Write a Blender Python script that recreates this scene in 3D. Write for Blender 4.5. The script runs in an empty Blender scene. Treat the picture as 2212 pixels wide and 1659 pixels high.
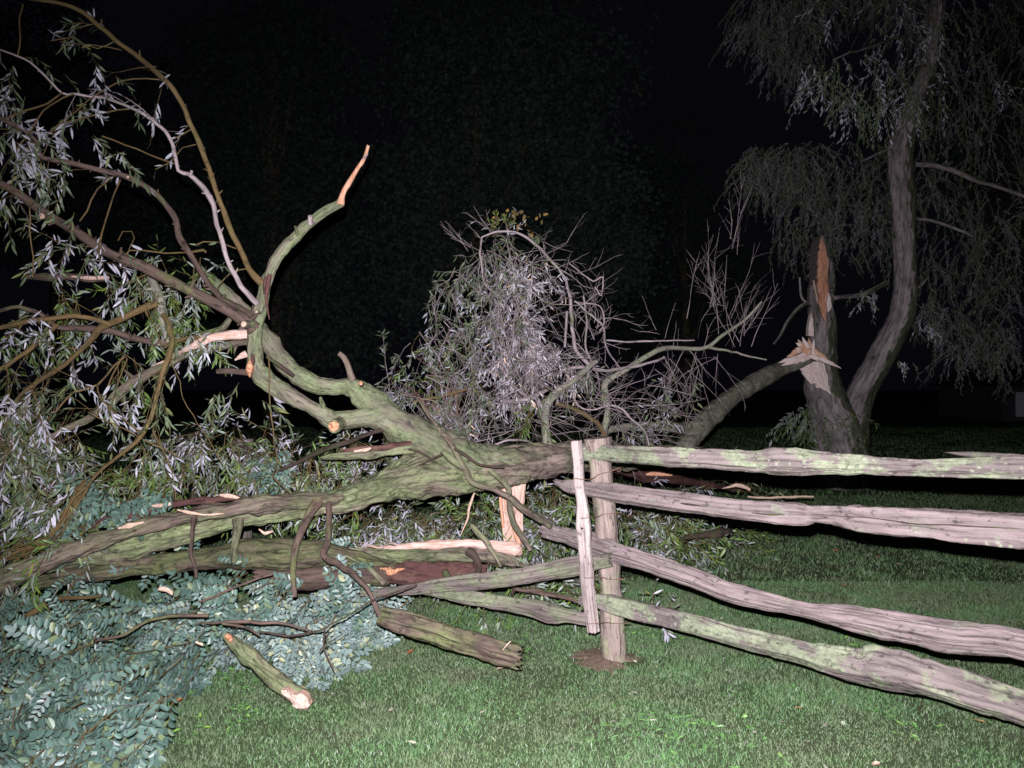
import bpy, math, random
import numpy as np
from mathutils import Vector

# ---------------------------------------------------------------- camera, world, light, exposure
S = bpy.context.scene
C = S.collection
F = 1662.0            # focal length of the working picture 2212 x 1659
CX, CY = 1106.0, 829.5
H = 1.6
cam_d = bpy.data.cameras.new('camera'); cam = bpy.data.objects.new('camera', cam_d); C.objects.link(cam)
cam.location = (0, 0, H); cam.rotation_euler = (math.radians(90), 0, 0)
cam_d.sensor_width = 36.0; cam_d.lens = 36.0 * F / 2212.0
cam_d.clip_start = 0.05; cam_d.clip_end = 400
S.camera = cam
w = bpy.data.worlds.new("World"); S.world = w; w.use_nodes = True
bg = w.node_tree.nodes['Background']; bg.inputs[0].default_value = (0.6, 0.62, 1.0, 1); bg.inputs[1].default_value = 0.0030
fl = bpy.data.lights.new('camera_flash', 'SPOT'); flo = bpy.data.objects.new('camera_flash', fl); C.objects.link(flo)
flo.location = (-0.02, 0.0, H + 0.10)
flo.rotation_euler = (math.radians(82), 0, math.radians(-5))
fl.energy = 2300; fl.shadow_soft_size = 0.012; fl.spot_size = math.radians(108); fl.spot_blend = 1.0
fl.color = (0.99, 0.94, 1.03)
S.view_settings.view_transform = 'Standard'; S.view_settings.look = 'None'
S.view_settings.exposure = 0; S.view_settings.gamma = 1; S.view_settings.use_curve_mapping = False
S.render.engine = 'CYCLES'
S.cycles.max_bounces = 4; S.cycles.diffuse_bounces = 2; S.cycles.glossy_bounces = 1

# ---------------------------------------------------------------- helpers
def P(u, v, d): return np.array([(u - CX) / F * d, d, H + (CY - v) / F * d])

def _h(ix, iy, iz, s):
    n = (ix * 374761393 + iy * 668265263 + iz * 1274126177 + s * 1442695041) & 0x7fffffff
    n = ((n ^ (n >> 13)) * 1274126177) & 0x7fffffff
    n = (n ^ (n >> 16)) & 0x7fffffff
    return n / float(0x7fffffff) * 2 - 1
def vn(p, s=0):
    p = np.asarray(p, float); f = np.floor(p); i = f.astype(np.int64); t = p - f; t = t * t * (3 - 2 * t)
    r = 0
    for a in (0, 1):
        for b in (0, 1):
            for c in (0, 1):
                wt = (t[..., 0] if a else 1 - t[..., 0]) * (t[..., 1] if b else 1 - t[..., 1]) * (t[..., 2] if c else 1 - t[..., 2])
                r = r + wt * _h(i[..., 0] + a, i[..., 1] + b, i[..., 2] + c, s)
    return r
def fbm(p, s=0, o=3):
    return sum(vn(np.asarray(p) * 2 ** k, s + k) / 2 ** k for k in range(o))

LOC = {}
def tag(o, label=None, cat=None, group=None, kind=None):
    if label: o['label'] = label
    if cat: o['category'] = cat
    if group: o['group'] = group
    if kind: o['kind'] = kind
    return o
def thing(name, label, cat, loc, group=None):
    o = bpy.data.objects.new(name, None); C.objects.link(o); o.location = tuple(loc); o.empty_display_size = 0.2
    LOC[o.name] = np.array(loc, float)
    return tag(o, label, cat, group)

def unit(a):
    a = np.asarray(a, float); return a / (np.linalg.norm(a, axis=-1, keepdims=True) + 1e-12)

class MB:
    def __init__(s): s.V = []; s.L = []; s.T = []; s.A = []; s.n = 0; s.smooth = True
    def add(s, V, faces, attr=None):
        V = np.asarray(V, float); faces = np.asarray(faces)
        s.V.append(V); s.L.append((faces + s.n).ravel()); s.T.append(np.full(len(faces), faces.shape[1]))
        s.A.append(attr if attr is not None else V * 1.0); s.n += len(V)
    def build(s, name, mat, parent=None, loc=None, flat=False):
        me = bpy.data.meshes.new(name)
        V = np.concatenate(s.V); L = np.concatenate(s.L).astype(np.int32); T = np.concatenate(s.T)
        if parent is not None:
            base = LOC[parent.name]
        else:
            if loc is None: loc = np.array([V[:, 0].mean(), V[:, 1].mean(), V[:, 2].min()])
            base = np.array(loc, float)
        Vl = V - base
        me.vertices.add(len(V)); me.vertices.foreach_set('co', Vl.ravel().astype(np.float32))
        me.loops.add(len(L)); me.loops.foreach_set('vertex_index', L)
        st = np.concatenate([[0], np.cumsum(T)[:-1]]).astype(np.int32)
        me.polygons.add(len(T)); me.polygons.foreach_set('loop_start', st)
        me.polygons.foreach_set('use_smooth', np.full(len(T), (not flat), dtype=bool))
        at = me.attributes.new('bk', 'FLOAT_VECTOR', 'POINT'); at.data.foreach_set('vector', np.concatenate(s.A).ravel().astype(np.float32))
        me.update(calc_edges=True); me.validate()
        me.materials.append(mat)
        o = bpy.data.objects.new(name, me); C.objects.link(o)
        if parent is not None: o.parent = parent; LOC[o.name] = base
        else: o.location = tuple(base); LOC[o.name] = base
        return o

def resample(Q, step):
    Q = np.asarray(Q, float)
    if len(Q) == 2: Q = np.array([Q[0], (Q[0] + Q[1]) / 2, Q[1]])
    E = np.vstack([2 * Q[0] - Q[1], Q, 2 * Q[-1] - Q[-2]]); out = []
    for i in range(1, len(E) - 2):
        seg = np.linalg.norm(E[i + 1][:3] - E[i][:3]); n = max(1, int(seg / step)); t = np.arange(n)[:, None] / n
        p0, p1, p2, p3 = E[i - 1], E[i], E[i + 1], E[i + 2]
        out.append(0.5 * (2 * p1 + (p2 - p0) * t + (2 * p0 - 5 * p1 + 4 * p2 - p3) * t * t + (3 * p1 - p0 - 3 * p2 + p3) * t ** 3))
    out.append(E[-2][None]); return np.vstack(out)

def frames(X):
    T = np.gradient(X, axis=0); T = unit(T)
    a = np.array([0, 0, 1.0]) if abs(T[0][2]) < 0.8 else np.array([1.0, 0, 0])
    N = np.zeros_like(T); n = np.cross(T[0], a); n /= np.linalg.norm(n)
    for i in range(len(T)):
        n = n - T[i] * np.dot(n, T[i]); n /= (np.linalg.norm(n) + 1e-12); N[i] = n
    return T, N, np.cross(T, N)

_tc = [0]
def tube(mb, Q, sides=8, step=0.03, amp=0.0, freq=8.0, lump=0.0, ridge=0.0, jag=(0, 0), taper_tip=False, flat=1.0, poly=0, rz=.12):
    """Q: world points with radius (n,4). amp: low noise, ridge: lengthwise furrows, lump: cross-section shape"""
    R = resample(Q, step); X, r = R[:, :3], np.maximum(R[:, 3], 0.0006)
    n = len(X); _tc[0] += 1; sd = _tc[0]
    ss = np.concatenate([[0], np.cumsum(np.linalg.norm(np.diff(X, axis=0), axis=1))])
    if r.max() < .032 and sides > 4 and ss[-1] > .25:
        env = np.minimum(1, np.minimum(ss, ss[-1] - ss) / .12)[:, None]
        X = X + env * .014 * np.stack([vn(np.stack([ss * 5, ss * 0 + k * 7.7, ss * 0], -1), sd) + .4 * vn(np.stack([ss * 15, ss * 0 + k * 3.1, ss * 0], -1), sd) for k in range(3)], -1)
    if sides > 8 and not poly: f1, f2 = min(7, .5 / r.max()), min(22, 1.3 / r.max()); r = r * (1 + .11 * vn(np.stack([ss * f1, ss * 0, ss * 0], -1), sd + 3) + (.05 if r.max() < .09 else .012) * vn(np.stack([ss * f2, ss * 0, ss * 0], -1), sd + 4))
    T, N, B = frames(X)
    a = np.arange(sides) / sides * 2 * np.pi
    s = np.concatenate([[0], np.cumsum(np.linalg.norm(np.diff(X, axis=0), axis=1))])
    ca, sa = np.cos(a), np.sin(a); rm = r.mean() if False else np.maximum(r, r.max() * .35)
    off = np.array([sd * 3.17 % 50, sd * 7.31 % 50, sd * 1.73 % 50])
    bk = np.stack([np.outer(rm, ca), np.outer(rm, sa), np.repeat(s[:, None], sides, 1)], -1) + off
    rad = np.repeat(r[:, None], sides, 1)
    if lump:
        q = np.stack([np.repeat(ca[None], n, 0) * 1.1, np.repeat(sa[None], n, 0) * 1.1, np.repeat((s * 1.5)[:, None], sides, 1)], -1) + off
        rad = rad * (1 + lump * vn(q, sd))
    if poly:
        ph = a[None] + (.5 + .5 * vn(np.stack([s * 1.1 + off[0], s * 0, s * 0], -1), sd))[:, None] + (sd % 7)
        per = 2 * np.pi / poly; lo = np.mod(ph, per) - per / 2
        rad = rad * (1 + .85 * (np.minimum(1 / np.cos(lo), 1.36) / 1.14 - 1))
    if amp: rad = rad * (1 + amp * fbm(bk * freq, sd, 3))
    if ridge:
        q = bk * np.array([1, 1, rz]) * 55
        q[..., 2] += vn(bk * 9, 5) * .6
        rad = rad + ridge * (np.abs(vn(q, sd + 9)) - .3) + ridge * .7 * vn(q * 2.3, 4)
    V = X[:, None] + rad[..., None] * (flat * ca[None, :, None] * N[:, None] + sa[None, :, None] * B[:, None])
    for e, j in ((0, jag[0]), (n - 1, jag[1])):
        if j:
            k = min(n - 1, max(2, int(j / step)))
            jj = (np.random.RandomState(sd).rand(sides)) * j
            sg = 1 if e else -1
            for m in range(k):
                idx = e - m if e else m
                V[idx] = V[idx] + T[e][None] * sg * (jj * (1 - m / k))[:, None]
    i = np.arange(n - 1)[:, None] * sides; j = np.arange(sides)[None]; j2 = (j + 1) % sides
    f = np.stack([i + j, i + j2, i + sides + j2, i + sides + j], -1).reshape(-1, 4)
    base = mb.n
    mb.add(V.reshape(-1, 3), f, bk.reshape(-1, 3))
    # end caps (fans)
    for e in (0, n - 1):
        c = V[e].mean(0) if not jag[0 if e == 0 else 1] else X[e] + 0 * T[e]
        ring = V[e]; VV = np.vstack([ring, c[None]]); m = sides
        fc = [[k, (k + 1) % sides, m] if e else [(k + 1) % sides, k, m] for k in range(sides)]
        A = np.vstack([bk[e], (X[e] + off)[None] * 1.0]); A[:, :] = bk[e].mean(0)
        mb.add(VV, fc, np.vstack([bk[e], bk[e].mean(0)[None]]))
    return R

def px(pts, dr=None):
    """(u,v,d,rpx) -> world points with metre radius"""
    return np.array([list(P(u, v, d)) + [r * d / F] for u, v, d, r in pts])

def limb(pts, name, mat, parent, sides=16, step=0.025, amp=.12, freq=9, ridge=.0, lump=.12, jag=(0, 0), label=None):
    m = MB(); tube(m, px(pts), sides, step, amp, freq, lump, ridge, jag)
    o = m.build(name, mat, parent)
    if label: o['label'] = label
    return o

rng = np.random.RandomState(7)
def wander(p, d, L, n, curl, grav, rg=None):
    rg = rg or rng
    X = [np.array(p, float)]; d = unit(np.array(d, float)); st = L / n; c = rg.randn(3) * curl * .5
    for i in range(n):
        d = unit(d + rg.randn(3) * curl * .6 + c * .35 + np.array([0, 0, -grav]))
        X.append(X[-1] + d * st)
    return np.array(X)

class LB:
    """leaf collector"""
    def __init__(s): s.p = []; s.d = []; s.n = []; s.l = []; s.w = []
    def add(s, p, d, n, l, w): s.p.append(p); s.d.append(d); s.n.append(n); s.l.append(l); s.w.append(w)
    def fill(s, mb, kind='willow'):
        p = np.vstack(s.p); d = unit(np.vstack(s.d)); nn = np.vstack(s.n); l = np.concatenate(s.l); w_ = np.concatenate(s.w)
        sd = unit(np.cross(d, nn)); nn = np.cross(sd, d)
        if kind == 'willow':
            tp = [(0, 0, 0), (.3, .5, .03), (.3, -.5, .03), (.68, .42, 0), (.68, -.42, 0), (1, 0, -.1)]
            fc = [(0, 2, 1), (3, 4, 5)]; fq = [(1, 2, 4, 3)]
        elif kind == 'quad':
            tp = [(0, 0, 0), (.45, .5, .04), (1, 0, 0), (.45, -.5, .04)]; fc = []; fq = [(0, 3, 2, 1)]
        elif kind == 'oval':
            tp = [(0, 0, 0), (.18, .36, .05), (.5, .5, .07), (.85, .36, .04), (1, 0, -.03), (.85, -.36, .04), (.5, -.5, .07), (.18, -.36, .05)]
            fc = []; fq = [(0, 1, 2, 3), (0, 3, 4, 4)]
        N = len(p); V = np.zeros((N, len(tp), 3))
        for k, (a, b, c) in enumerate(tp):
            V[:, k] = p + a * l[:, None] * d + b * w_[:, None] * sd + c * l[:, None] * nn
        A = V.reshape(-1, 3); base = np.arange(N)[:, None] * len(tp)
        if kind == 'oval':
            f1 = (base[:, None, :] + np.array([[0, 1, 2, 3, 4], [0, 4, 5, 6, 7]])[None]).reshape(-1, 5)
            mb.add(A, f1)
        else:
            b0 = mb.n
            mb.add(A, (base[:, None, :] + np.array(fq)[None]).reshape(-1, 4))
            if fc:
                f = (base[:, None, :] + np.array(fc)[None]).reshape(-1, 3)
                mb.L.append((f + b0).ravel()); mb.T.append(np.full(len(f), 3))
    def build(s, name, mat, parent, kind='willow', label=None):
        m = MB(); s.fill(m, kind); o = m.build(name, mat, parent, flat=True)
        if label: o['label'] = label
        return o

SIDE = .6
def leaves_on(lb, X, spacing, ll, lw, rg=None, start=0.15, spread=.7, droop=.25):
    rg = rg or rng
    seg = np.linalg.norm(np.diff(X, axis=0), axis=1); s = np.concatenate([[0], np.cumsum(seg)]); L = s[-1]
    q = np.arange(L * start, L, spacing)
    if not len(q): return
    q = q + rg.uniform(-.3, .3, len(q)) * spacing; q = np.clip(q, 0, L)
    pos = np.stack([np.interp(q, s, X[:, k]) for k in range(3)], -1)
    T = unit(np.stack([np.interp(q, s, np.gradient(X[:, k], s + np.arange(len(s)) * 1e-9)) for k in range(3)], -1))
    perp = rg.randn(len(q), 3); perp -= T * (perp * T).sum(1, keepdims=True); perp = unit(perp)
    d = unit(T * .75 + perp * spread + np.array([0, 0, -droop]))
    sc = rg.uniform(.5, 1.0, len(q))
    nb = rg.randn(3) * .8 + np.array([0, 1.0 if rg.rand() < SIDE else -1.0, 0])
    lb.add(pos, d, nb + rg.randn(len(q), 3) * .45, ll * sc, lw * sc * rg.uniform(.75, 1.2, len(q)))

def twigtube(mb, X, r0, r1, sides=4):
    Q = np.hstack([X, np.linspace(r0, r1, len(X))[:, None]])
    tube(mb, Q, sides, 9.0)

def spray(tb, lb, p, d, L, r=.003, subs=4, curl=.16, grav=.08, ll=.078, lw=.0125, sp=.019, subL=.45, leafy=1.0, rg=None, subsp=.9):
    rg = rg or rng
    n = max(5, int(L / .06)); X = wander(p, d, L, n, curl, grav, rg)
    twigtube(tb, X, r, r * .35)
    if leafy and rg.rand() < leafy: leaves_on(lb, X, sp, ll, lw, rg, start=.35)
    for k in range(subs):
        i = rg.randint(int(n * .15), n); t = unit(X[min(i + 1, n)] - X[i - 1])
        dd = unit(t + rg.randn(3) * subsp * .55); l2 = L * subL * rg.uniform(.5, 1.2) * (1.1 - i / n * .5)
        X2 = wander(X[i], dd, l2, max(4, int(l2 / .05)), curl, grav * 1.3, rg)
        twigtube(tb, X2, r * .6, r * .25, 3)
        if lb is not None and leafy and rg.rand() < leafy: leaves_on(lb, X2, sp, ll, lw, rg)
    return X

def along(R, t):
    """point at fraction t of a path (n,3+)"""
    s = np.concatenate([[0], np.cumsum(np.linalg.norm(np.diff(R[:, :3], axis=0), axis=1))]); q = t * s[-1]
    return np.array([np.interp(q, s, R[:, k]) for k in range(3)])

# ---------------------------------------------------------------- materials
def mat(name):
    m = bpy.data.materials.new(name); m.use_nodes = True; nt = m.node_tree
    b = nt.nodes['Principled BSDF']; b.inputs['Roughness'].default_value = .85
    b.inputs['Specular IOR Level'].default_value = .25
    return m, nt, b
def N(nt, t, **k):
    n = nt.nodes.new(t)
    for a, v in k.items():
        if a in n.inputs: n.inputs[a].default_value = v
        else: setattr(n, a, v)
    return n
def vecsrc(nt, scale, attr=True):
    if attr: s = N(nt, 'ShaderNodeAttribute', attribute_name='bk').outputs['Vector']
    else: s = N(nt, 'ShaderNodeTexCoord').outputs['Object']
    m = N(nt, 'ShaderNodeMapping'); m.inputs['Scale'].default_value = scale; nt.links.new(s, m.inputs['Vector']); return m.outputs[0]
def noise(nt, vec, sc, det=5, rough=.6, dist=0.0):
    n = N(nt, 'ShaderNodeTexNoise', Scale=sc, Detail=det, Roughness=rough, Distortion=dist); nt.links.new(vec, n.inputs['Vector']); return n.outputs['Fac']
def ramp(nt, fac, stops, interp='LINEAR'):
    r = N(nt, 'ShaderNodeValToRGB'); cr = r.color_ramp; cr.interpolation = interp
    while len(cr.elements) > 1: cr.elements.remove(cr.elements[-1])
    cr.elements[0].position, cr.elements[0].color = stops[0][0], (*stops[0][1], 1)
    for p, c in stops[1:]:
        e = cr.elements.new(p); e.color = (*c, 1)
    nt.links.new(fac, r.inputs[0]); return r.outputs[0]
def mix(nt, f, a, b, mode='MIX'):
    m = N(nt, 'ShaderNodeMix', data_type='RGBA', blend_type=mode)
    for s, v in ((m.inputs[0], f), (m.inputs[6], a), (m.inputs[7], b)):
        if hasattr(v, 'default_value'): nt.links.new(v, s)
        else: s.default_value = v if isinstance(v, (int, float)) else (*v, 1)
    return m.outputs[2]
def g(v): return (v, v, v)
def bump(nt, b, h, st=.5, dist=.01):
    n = N(nt, 'ShaderNodeBump', Strength=st, Distance=dist); nt.links.new(h, n.inputs['Height']); nt.links.new(n.outputs[0], b.inputs['Normal'])

def bark_mat(name, base, dark, moss, mossamt, crack=.8, lo=.12, sc=1.0, lichen=0.0, zs=5, world=None, furrow=0, fs=.6):
    m, nt, b = mat(name)
    v1 = vecsrc(nt, (30 * sc, 30 * sc, zs * sc)); v2 = vecsrc(nt, (1, 1, .6)); v3 = vecsrc(nt, (1, 1, .35)); v4 = vecsrc(nt, (1, 1, 1))
    fib = noise(nt, v1, 1.6, 6, .65, .4)
    col = ramp(nt, fib, [(.3, dark), (.5, base), (.75, tuple(min(1, c * 1.35) for c in base))])
    blot = noise(nt, v2, 7 * sc, 5, .62)
    if world:
        ge = N(nt, 'ShaderNodeNewGeometry'); dt = N(nt, 'ShaderNodeVectorMath', operation='DOT_PRODUCT')
        nt.links.new(ge.outputs[world[0]], dt.inputs[0]); dt.inputs[1].default_value = (1, 0, 0)
        mr = N(nt, 'ShaderNodeMapRange'); nt.links.new(dt.outputs['Value'], mr.inputs['Value'])
        for k_, v_ in zip((1, 2, 3, 4), world[1:]): mr.inputs[k_].default_value = v_
        ad = N(nt, 'ShaderNodeMath', operation='ADD'); nt.links.new(blot, ad.inputs[0]); nt.links.new(mr.outputs[0], ad.inputs[1]); blot = ad.outputs[0]
    mm = ramp(nt, blot, [(max(0, .62 - mossamt * .5), g(0)), (max(.02, .62 - mossamt * .5) + lo, g(1))])
    mv = noise(nt, v2, 60, 4, .7)
    mcol = ramp(nt, mv, [(.3, tuple(c * .55 for c in moss)), (.5, moss), (.72, tuple(c * 1.35 for c in moss))])
    cr = ramp(nt, fib, [(.34, g(.25)), (.46, g(1))])
    mm2 = mix(nt, 1.0, mm, cr, 'MULTIPLY')
    c = mix(nt, mm2, col, mcol)
    hx = None
    if furrow:
        v5 = vecsrc(nt, (16 * furrow, 16 * furrow, 3.2 * furrow)); dn5 = N(nt, 'ShaderNodeTexNoise', Scale=1.5, Detail=4.0); nt.links.new(v5, dn5.inputs['Vector'])
        d5 = N(nt, 'ShaderNodeVectorMath', operation='MULTIPLY_ADD'); nt.links.new(dn5.outputs['Color'], d5.inputs[0]); d5.inputs[1].default_value = (1.1, 1.1, 1.1); nt.links.new(v5, d5.inputs[2])
        vo5 = N(nt, 'ShaderNodeTexVoronoi', feature='DISTANCE_TO_EDGE', Scale=1.0); nt.links.new(d5.outputs[0], vo5.inputs['Vector'])
        fur = ramp(nt, vo5.outputs['Distance'], [(.0, g(.22)), (.07, g(.7)), (.2, g(1))]); hx = fur
        c = mix(nt, fs, c, fur, 'MULTIPLY')
    spk = noise(nt, v2, 26 * sc, 3, .7)
    sk = ramp(nt, spk, [(.33, g(.28)), (.42, g(1))])
    c = mix(nt, .8, c, sk, 'MULTIPLY')
    mo = ramp(nt, noise(nt, v3, 5 * sc, 4, .6, .5), [(.3, g(.55)), (.5, g(.9)), (.7, g(1.2))])
    c = mix(nt, 1.0, c, mo, 'MULTIPLY')
    if lichen:
        dn = N(nt, 'ShaderNodeTexNoise', Scale=40.0, Detail=3.0); nt.links.new(v4, dn.inputs['Vector'])
        dm = N(nt, 'ShaderNodeVectorMath', operation='MULTIPLY_ADD'); nt.links.new(dn.outputs['Color'], dm.inputs[0]); dm.inputs[1].default_value = (.03, .03, .03); nt.links.new(v4, dm.inputs[2])
        vo = N(nt, 'ShaderNodeTexVoronoi', Scale=34.0, Randomness=1.0); nt.links.new(dm.outputs[0], vo.inputs['Vector'])
        l1 = ramp(nt, vo.outputs['Distance'], [(.15, g(.8)), (.34, g(0))])
        lb_ = noise(nt, v3, 4, 3, .6); l2 = ramp(nt, lb_, [(.62 - lichen * .08, g(0)), (.70 - lichen * .08, g(1))])
        c = mix(nt, mix(nt, 1.0, l1, l2, 'MULTIPLY'), c, (.29, .32, .22))
    nt.links.new(c, b.inputs['Base Color'])
    hh = mix(nt, .35, fib, mv)
    if hx is not None: hh = mix(nt, .5, hh, hx)
    bump(nt, b, hh, crack, .015)
    return m

M = {}
M['moss'] = bark_mat('mossy_bark', (.205, .16, .13), (.055, .04, .035), (.175, .208, .10), .46, lo=.26, world=('Position', -.75, .3, .12, -.08), furrow=1.0, fs=.62)
M['limbmoss'] = bark_mat('smooth_mossy_bark', (.21, .17, .14), (.06, .048, .042), (.18, .215, .112), .60, lo=.26, furrow=.8, fs=.25, crack=.6)
M['moss2'] = bark_mat('half_mossy_bark', (.18, .135, .11), (.045, .03, .025), (.15, .17, .085), .38, lo=.24, furrow=1.1, fs=.4)
M['dullmoss'] = bark_mat('olive_mossy_bark', (.12, .088, .068), (.03, .022, .018), (.125, .145, .06), .46, lo=.2, furrow=1.0)
M['brown'] = bark_mat('brown_bark', (.11, .075, .06), (.035, .022, .018), (.12, .13, .055), .14)
M['grey'] = bark_mat('grey_green_bark', (.29, .27, .22), (.12, .10, .085), (.27, .30, .19), .42, .4, lo=.25)
M['pinkgrey'] = bark_mat('pale_twig_bark', (.37, .305, .31), (.15, .115, .115), (.22, .23, .13), .15, .3)
M['yellow'] = bark_mat('yellow_shoot_bark', (.14, .095, .04), (.055, .038, .018), (.125, .11, .04), .2, .3)
M['rail'] = bark_mat('weathered_rail_wood', (.22, .175, .17), (.06, .045, .045), (.21, .22, .16), .14, 1.0, .14, 1.2, lichen=.5, zs=1.3)
M['rail_lichen'] = bark_mat('lichened_rail_wood', (.195, .162, .15), (.06, .045, .043), (.24, .27, .175), .27, 1.0, .08, 1.2, lichen=1.6, zs=1.3)
M['post'] = bark_mat('weathered_post_wood', (.28, .22, .19), (.09, .07, .06), (.27, .28, .17), .20, 1.0, .12, 1.2, zs=1.2)
M['stake'] = bark_mat('bleached_stake_wood', (.37, .305, .285), (.11, .08, .078), (.42, .38, .34), .10, .9, .12, 1.2, zs=1.2)
M['oldrail'] = bark_mat('green_tinged_rail_wood', (.18, .148, .135), (.07, .052, .048), (.17, .19, .115), .40, .7, .2, 1.2, zs=1.3)
M['willow_bark'] = bark_mat('ridged_willow_bark', (.34, .295, .29), (.15, .125, .12), (.09, .105, .06), .30, .7, .10, .7, world=('Normal', -.15, .4, -.16, .24), furrow=.35)
M['redrot'] = bark_mat('dark_red_rotten_wood', (.10, .045, .04), (.035, .015, .015), (.13, .07, .055), .3)
M['darkbark'] = bark_mat('dark_bark', (.06, .04, .032), (.02, .015, .012), (.06, .07, .03), .3)  # very dark bark tone, also used for the crack slivers

def torn_mat(name, stops, sc=(60, 60, 6), rough=.7):
    m, nt, b = mat(name); v = vecsrc(nt, sc, attr=False); f = noise(nt, v, 1.2, 6, .6, .3)
    c = ramp(nt, f, stops); nt.links.new(c, b.inputs['Base Color']); bump(nt, b, f, .6, .01); b.inputs['Roughness'].default_value = rough
    return m
M['torn'] = torn_mat('fresh_torn_wood', [(.28, (.30, .16, .10)), (.42, (.50, .32, .24)), (.6, (.60, .45, .38)), (.8, (.45, .27, .17))], (50, 50, 7))
M['torn_far'] = torn_mat('flash_lightened_torn_wood', [(.2, (.62, .42, .32)), (.4, (.86, .70, .64)), (.7, (.9, .76, .70))], (14, 14, 3))  # torn wood lightened in colour to make up for weak flash at distance
M['tornh'] = torn_mat('fresh_torn_wood_level_grain', [(.28, (.30, .16, .10)), (.42, (.50, .33, .26)), (.6, (.60, .46, .40)), (.8, (.45, .28, .19))], (8, 40, 60))
M['tornbrown'] = torn_mat('brown_heartwood', [(.25, (.30, .13, .07)), (.45, (.55, .28, .17)), (.65, (.68, .40, .28)), (.8, (.7, .5, .4))], (40, 40, 5))
M['tornmix'] = torn_mat('brown_pink_torn_wood', [(.25, (.40, .18, .09)), (.42, (.66, .38, .24)), (.6, (.85, .62, .5)), (.8, (.88, .72, .64))], (12, 12, 4))
M['orange'] = torn_mat('orange_cut_wood', [(.35, (.20, .07, .035)), (.47, (.46, .21, .11)), (.6, (.62, .36, .22))], (55, 55, 55))
M['cut'] = torn_mat('pale_cut_wood', [(.3, (.36, .22, .14)), (.5, (.58, .41, .31)), (.7, (.66, .52, .43))], (60, 60, 60))

def leaf_mat(name, top, under, var=.35, spec=.35, rough=.45):
    m, nt, b = mat(name); ge = N(nt, 'ShaderNodeNewGeometry')
    r = ge.outputs['Random Per Island']
    t = ramp(nt, r, [(0, tuple(c * (1 - var) for c in top)), (.5, top), (.85, tuple(c * (1 + var) for c in top)), (1, (top[0] * 2.0, top[1] * 1.5, top[2] * .9))])
    u = ramp(nt, r, [(0, tuple(c * (1 - var * .8) for c in under)), (1, tuple(min(1, c * (1 + var * .6)) for c in under))])
    c = mix(nt, ge.outputs['Backfacing'], t, u); nt.links.new(c, b.inputs['Base Color'])
    b.inputs['Roughness'].default_value = rough; b.inputs['Specular IOR Level'].default_value = spec
    return m
M['wleaf'] = leaf_mat('silver_willow_leaf', (.095, .13, .07), (.38, .38, .43))
M['wleaf_green'] = leaf_mat('green_willow_leaf', (.085, .145, .035), (.22, .26, .22))
M['wleaf_pink'] = leaf_mat('pale_pink_willow_leaf', (.40, .37, .39), (.54, .50, .55))  # pale pink on both sides, lighter than the silver leaf
M['locust'] = leaf_mat('locust_leaf', (.085, .15, .12), (.135, .21, .185), .22, .5, .42)
M['locust_pale'] = leaf_mat('pale_locust_leaf', (.17, .24, .215), (.25, .33, .335), .2, .5, .42)
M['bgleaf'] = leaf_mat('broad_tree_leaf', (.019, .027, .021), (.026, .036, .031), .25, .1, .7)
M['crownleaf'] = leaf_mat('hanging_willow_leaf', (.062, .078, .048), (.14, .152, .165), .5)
M['dryleaf'] = leaf_mat('dry_yellow_leaf', (.24, .17, .06), (.30, .22, .10), .3)

def simple(name, col, var=.25, sc=30, rough=.85):
    m, nt, b = mat(name); v = vecsrc(nt, (1, 1, 1), attr=False); f = noise(nt, v, sc, 4)
    c = ramp(nt, f, [(.3, tuple(x * (1 - var) for x in col)), (.7, tuple(min(1, x * (1 + var)) for x in col))]); nt.links.new(c, b.inputs['Base Color'])
    b.inputs['Roughness'].default_value = rough; return m
M['twig_red'] = simple('reddish_twig_bark', (.26, .15, .115))
M['wire'] = simple('rusty_wire', (.20, .12, .09)); M['wire'].node_tree.nodes['Principled BSDF'].inputs['Metallic'].default_value = .4
M['brownleaf'] = simple('brown_leaf', (.38, .15, .06), .3)
M['chip'] = simple('bark_chip', (.55, .40, .30), .35, 60)

# ground
m, nt, b = mat('lawn_soil'); v = vecsrc(nt, (1, 1, 1), attr=False)
f = noise(nt, v, 1.6, 6, .65); f2 = noise(nt, v, 45, 5, .7)
c1 = ramp(nt, f2, [(.3, (.045, .07, .03)), (.55, (.08, .12, .05)), (.8, (.13, .14, .07))])
c2 = ramp(nt, f, [(.52, g(0)), (.68, g(1))])
c = mix(nt, c2, c1, (.085, .08, .05)); nt.links.new(c, b.inputs['Base Color']); bump(nt, b, f2, .8, .03)
M['soil'] = m
M['dirt'] = simple('reddish_dirt', (.19, .135, .10), .5, 45)
m, nt, b = mat('grass_blade'); ge = N(nt, 'ShaderNodeNewGeometry'); v = vecsrc(nt, (1, 1, 0), attr=False)
r1 = ramp(nt, ge.outputs['Random Per Island'], [(0, (.06, .125, .055)), (.5, (.095, .185, .07)), (.88, (.14, .245, .10)), (.95, (.20, .22, .13)), (.99, (.32, .40, .32))])
f = noise(nt, v, 2.2, 5, .62); fm = ramp(nt, f, [(.44, g(0)), (.62, g(.9))])
c = mix(nt, fm, r1, (.13, .165, .09)); nt.links.new(c, b.inputs['Base Color']); b.inputs['Roughness'].default_value = .5
M['grass'] = m
M['weed'] = leaf_mat('broad_weed_leaf', (.10, .23, .06), (.12, .24, .10), .3)

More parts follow.
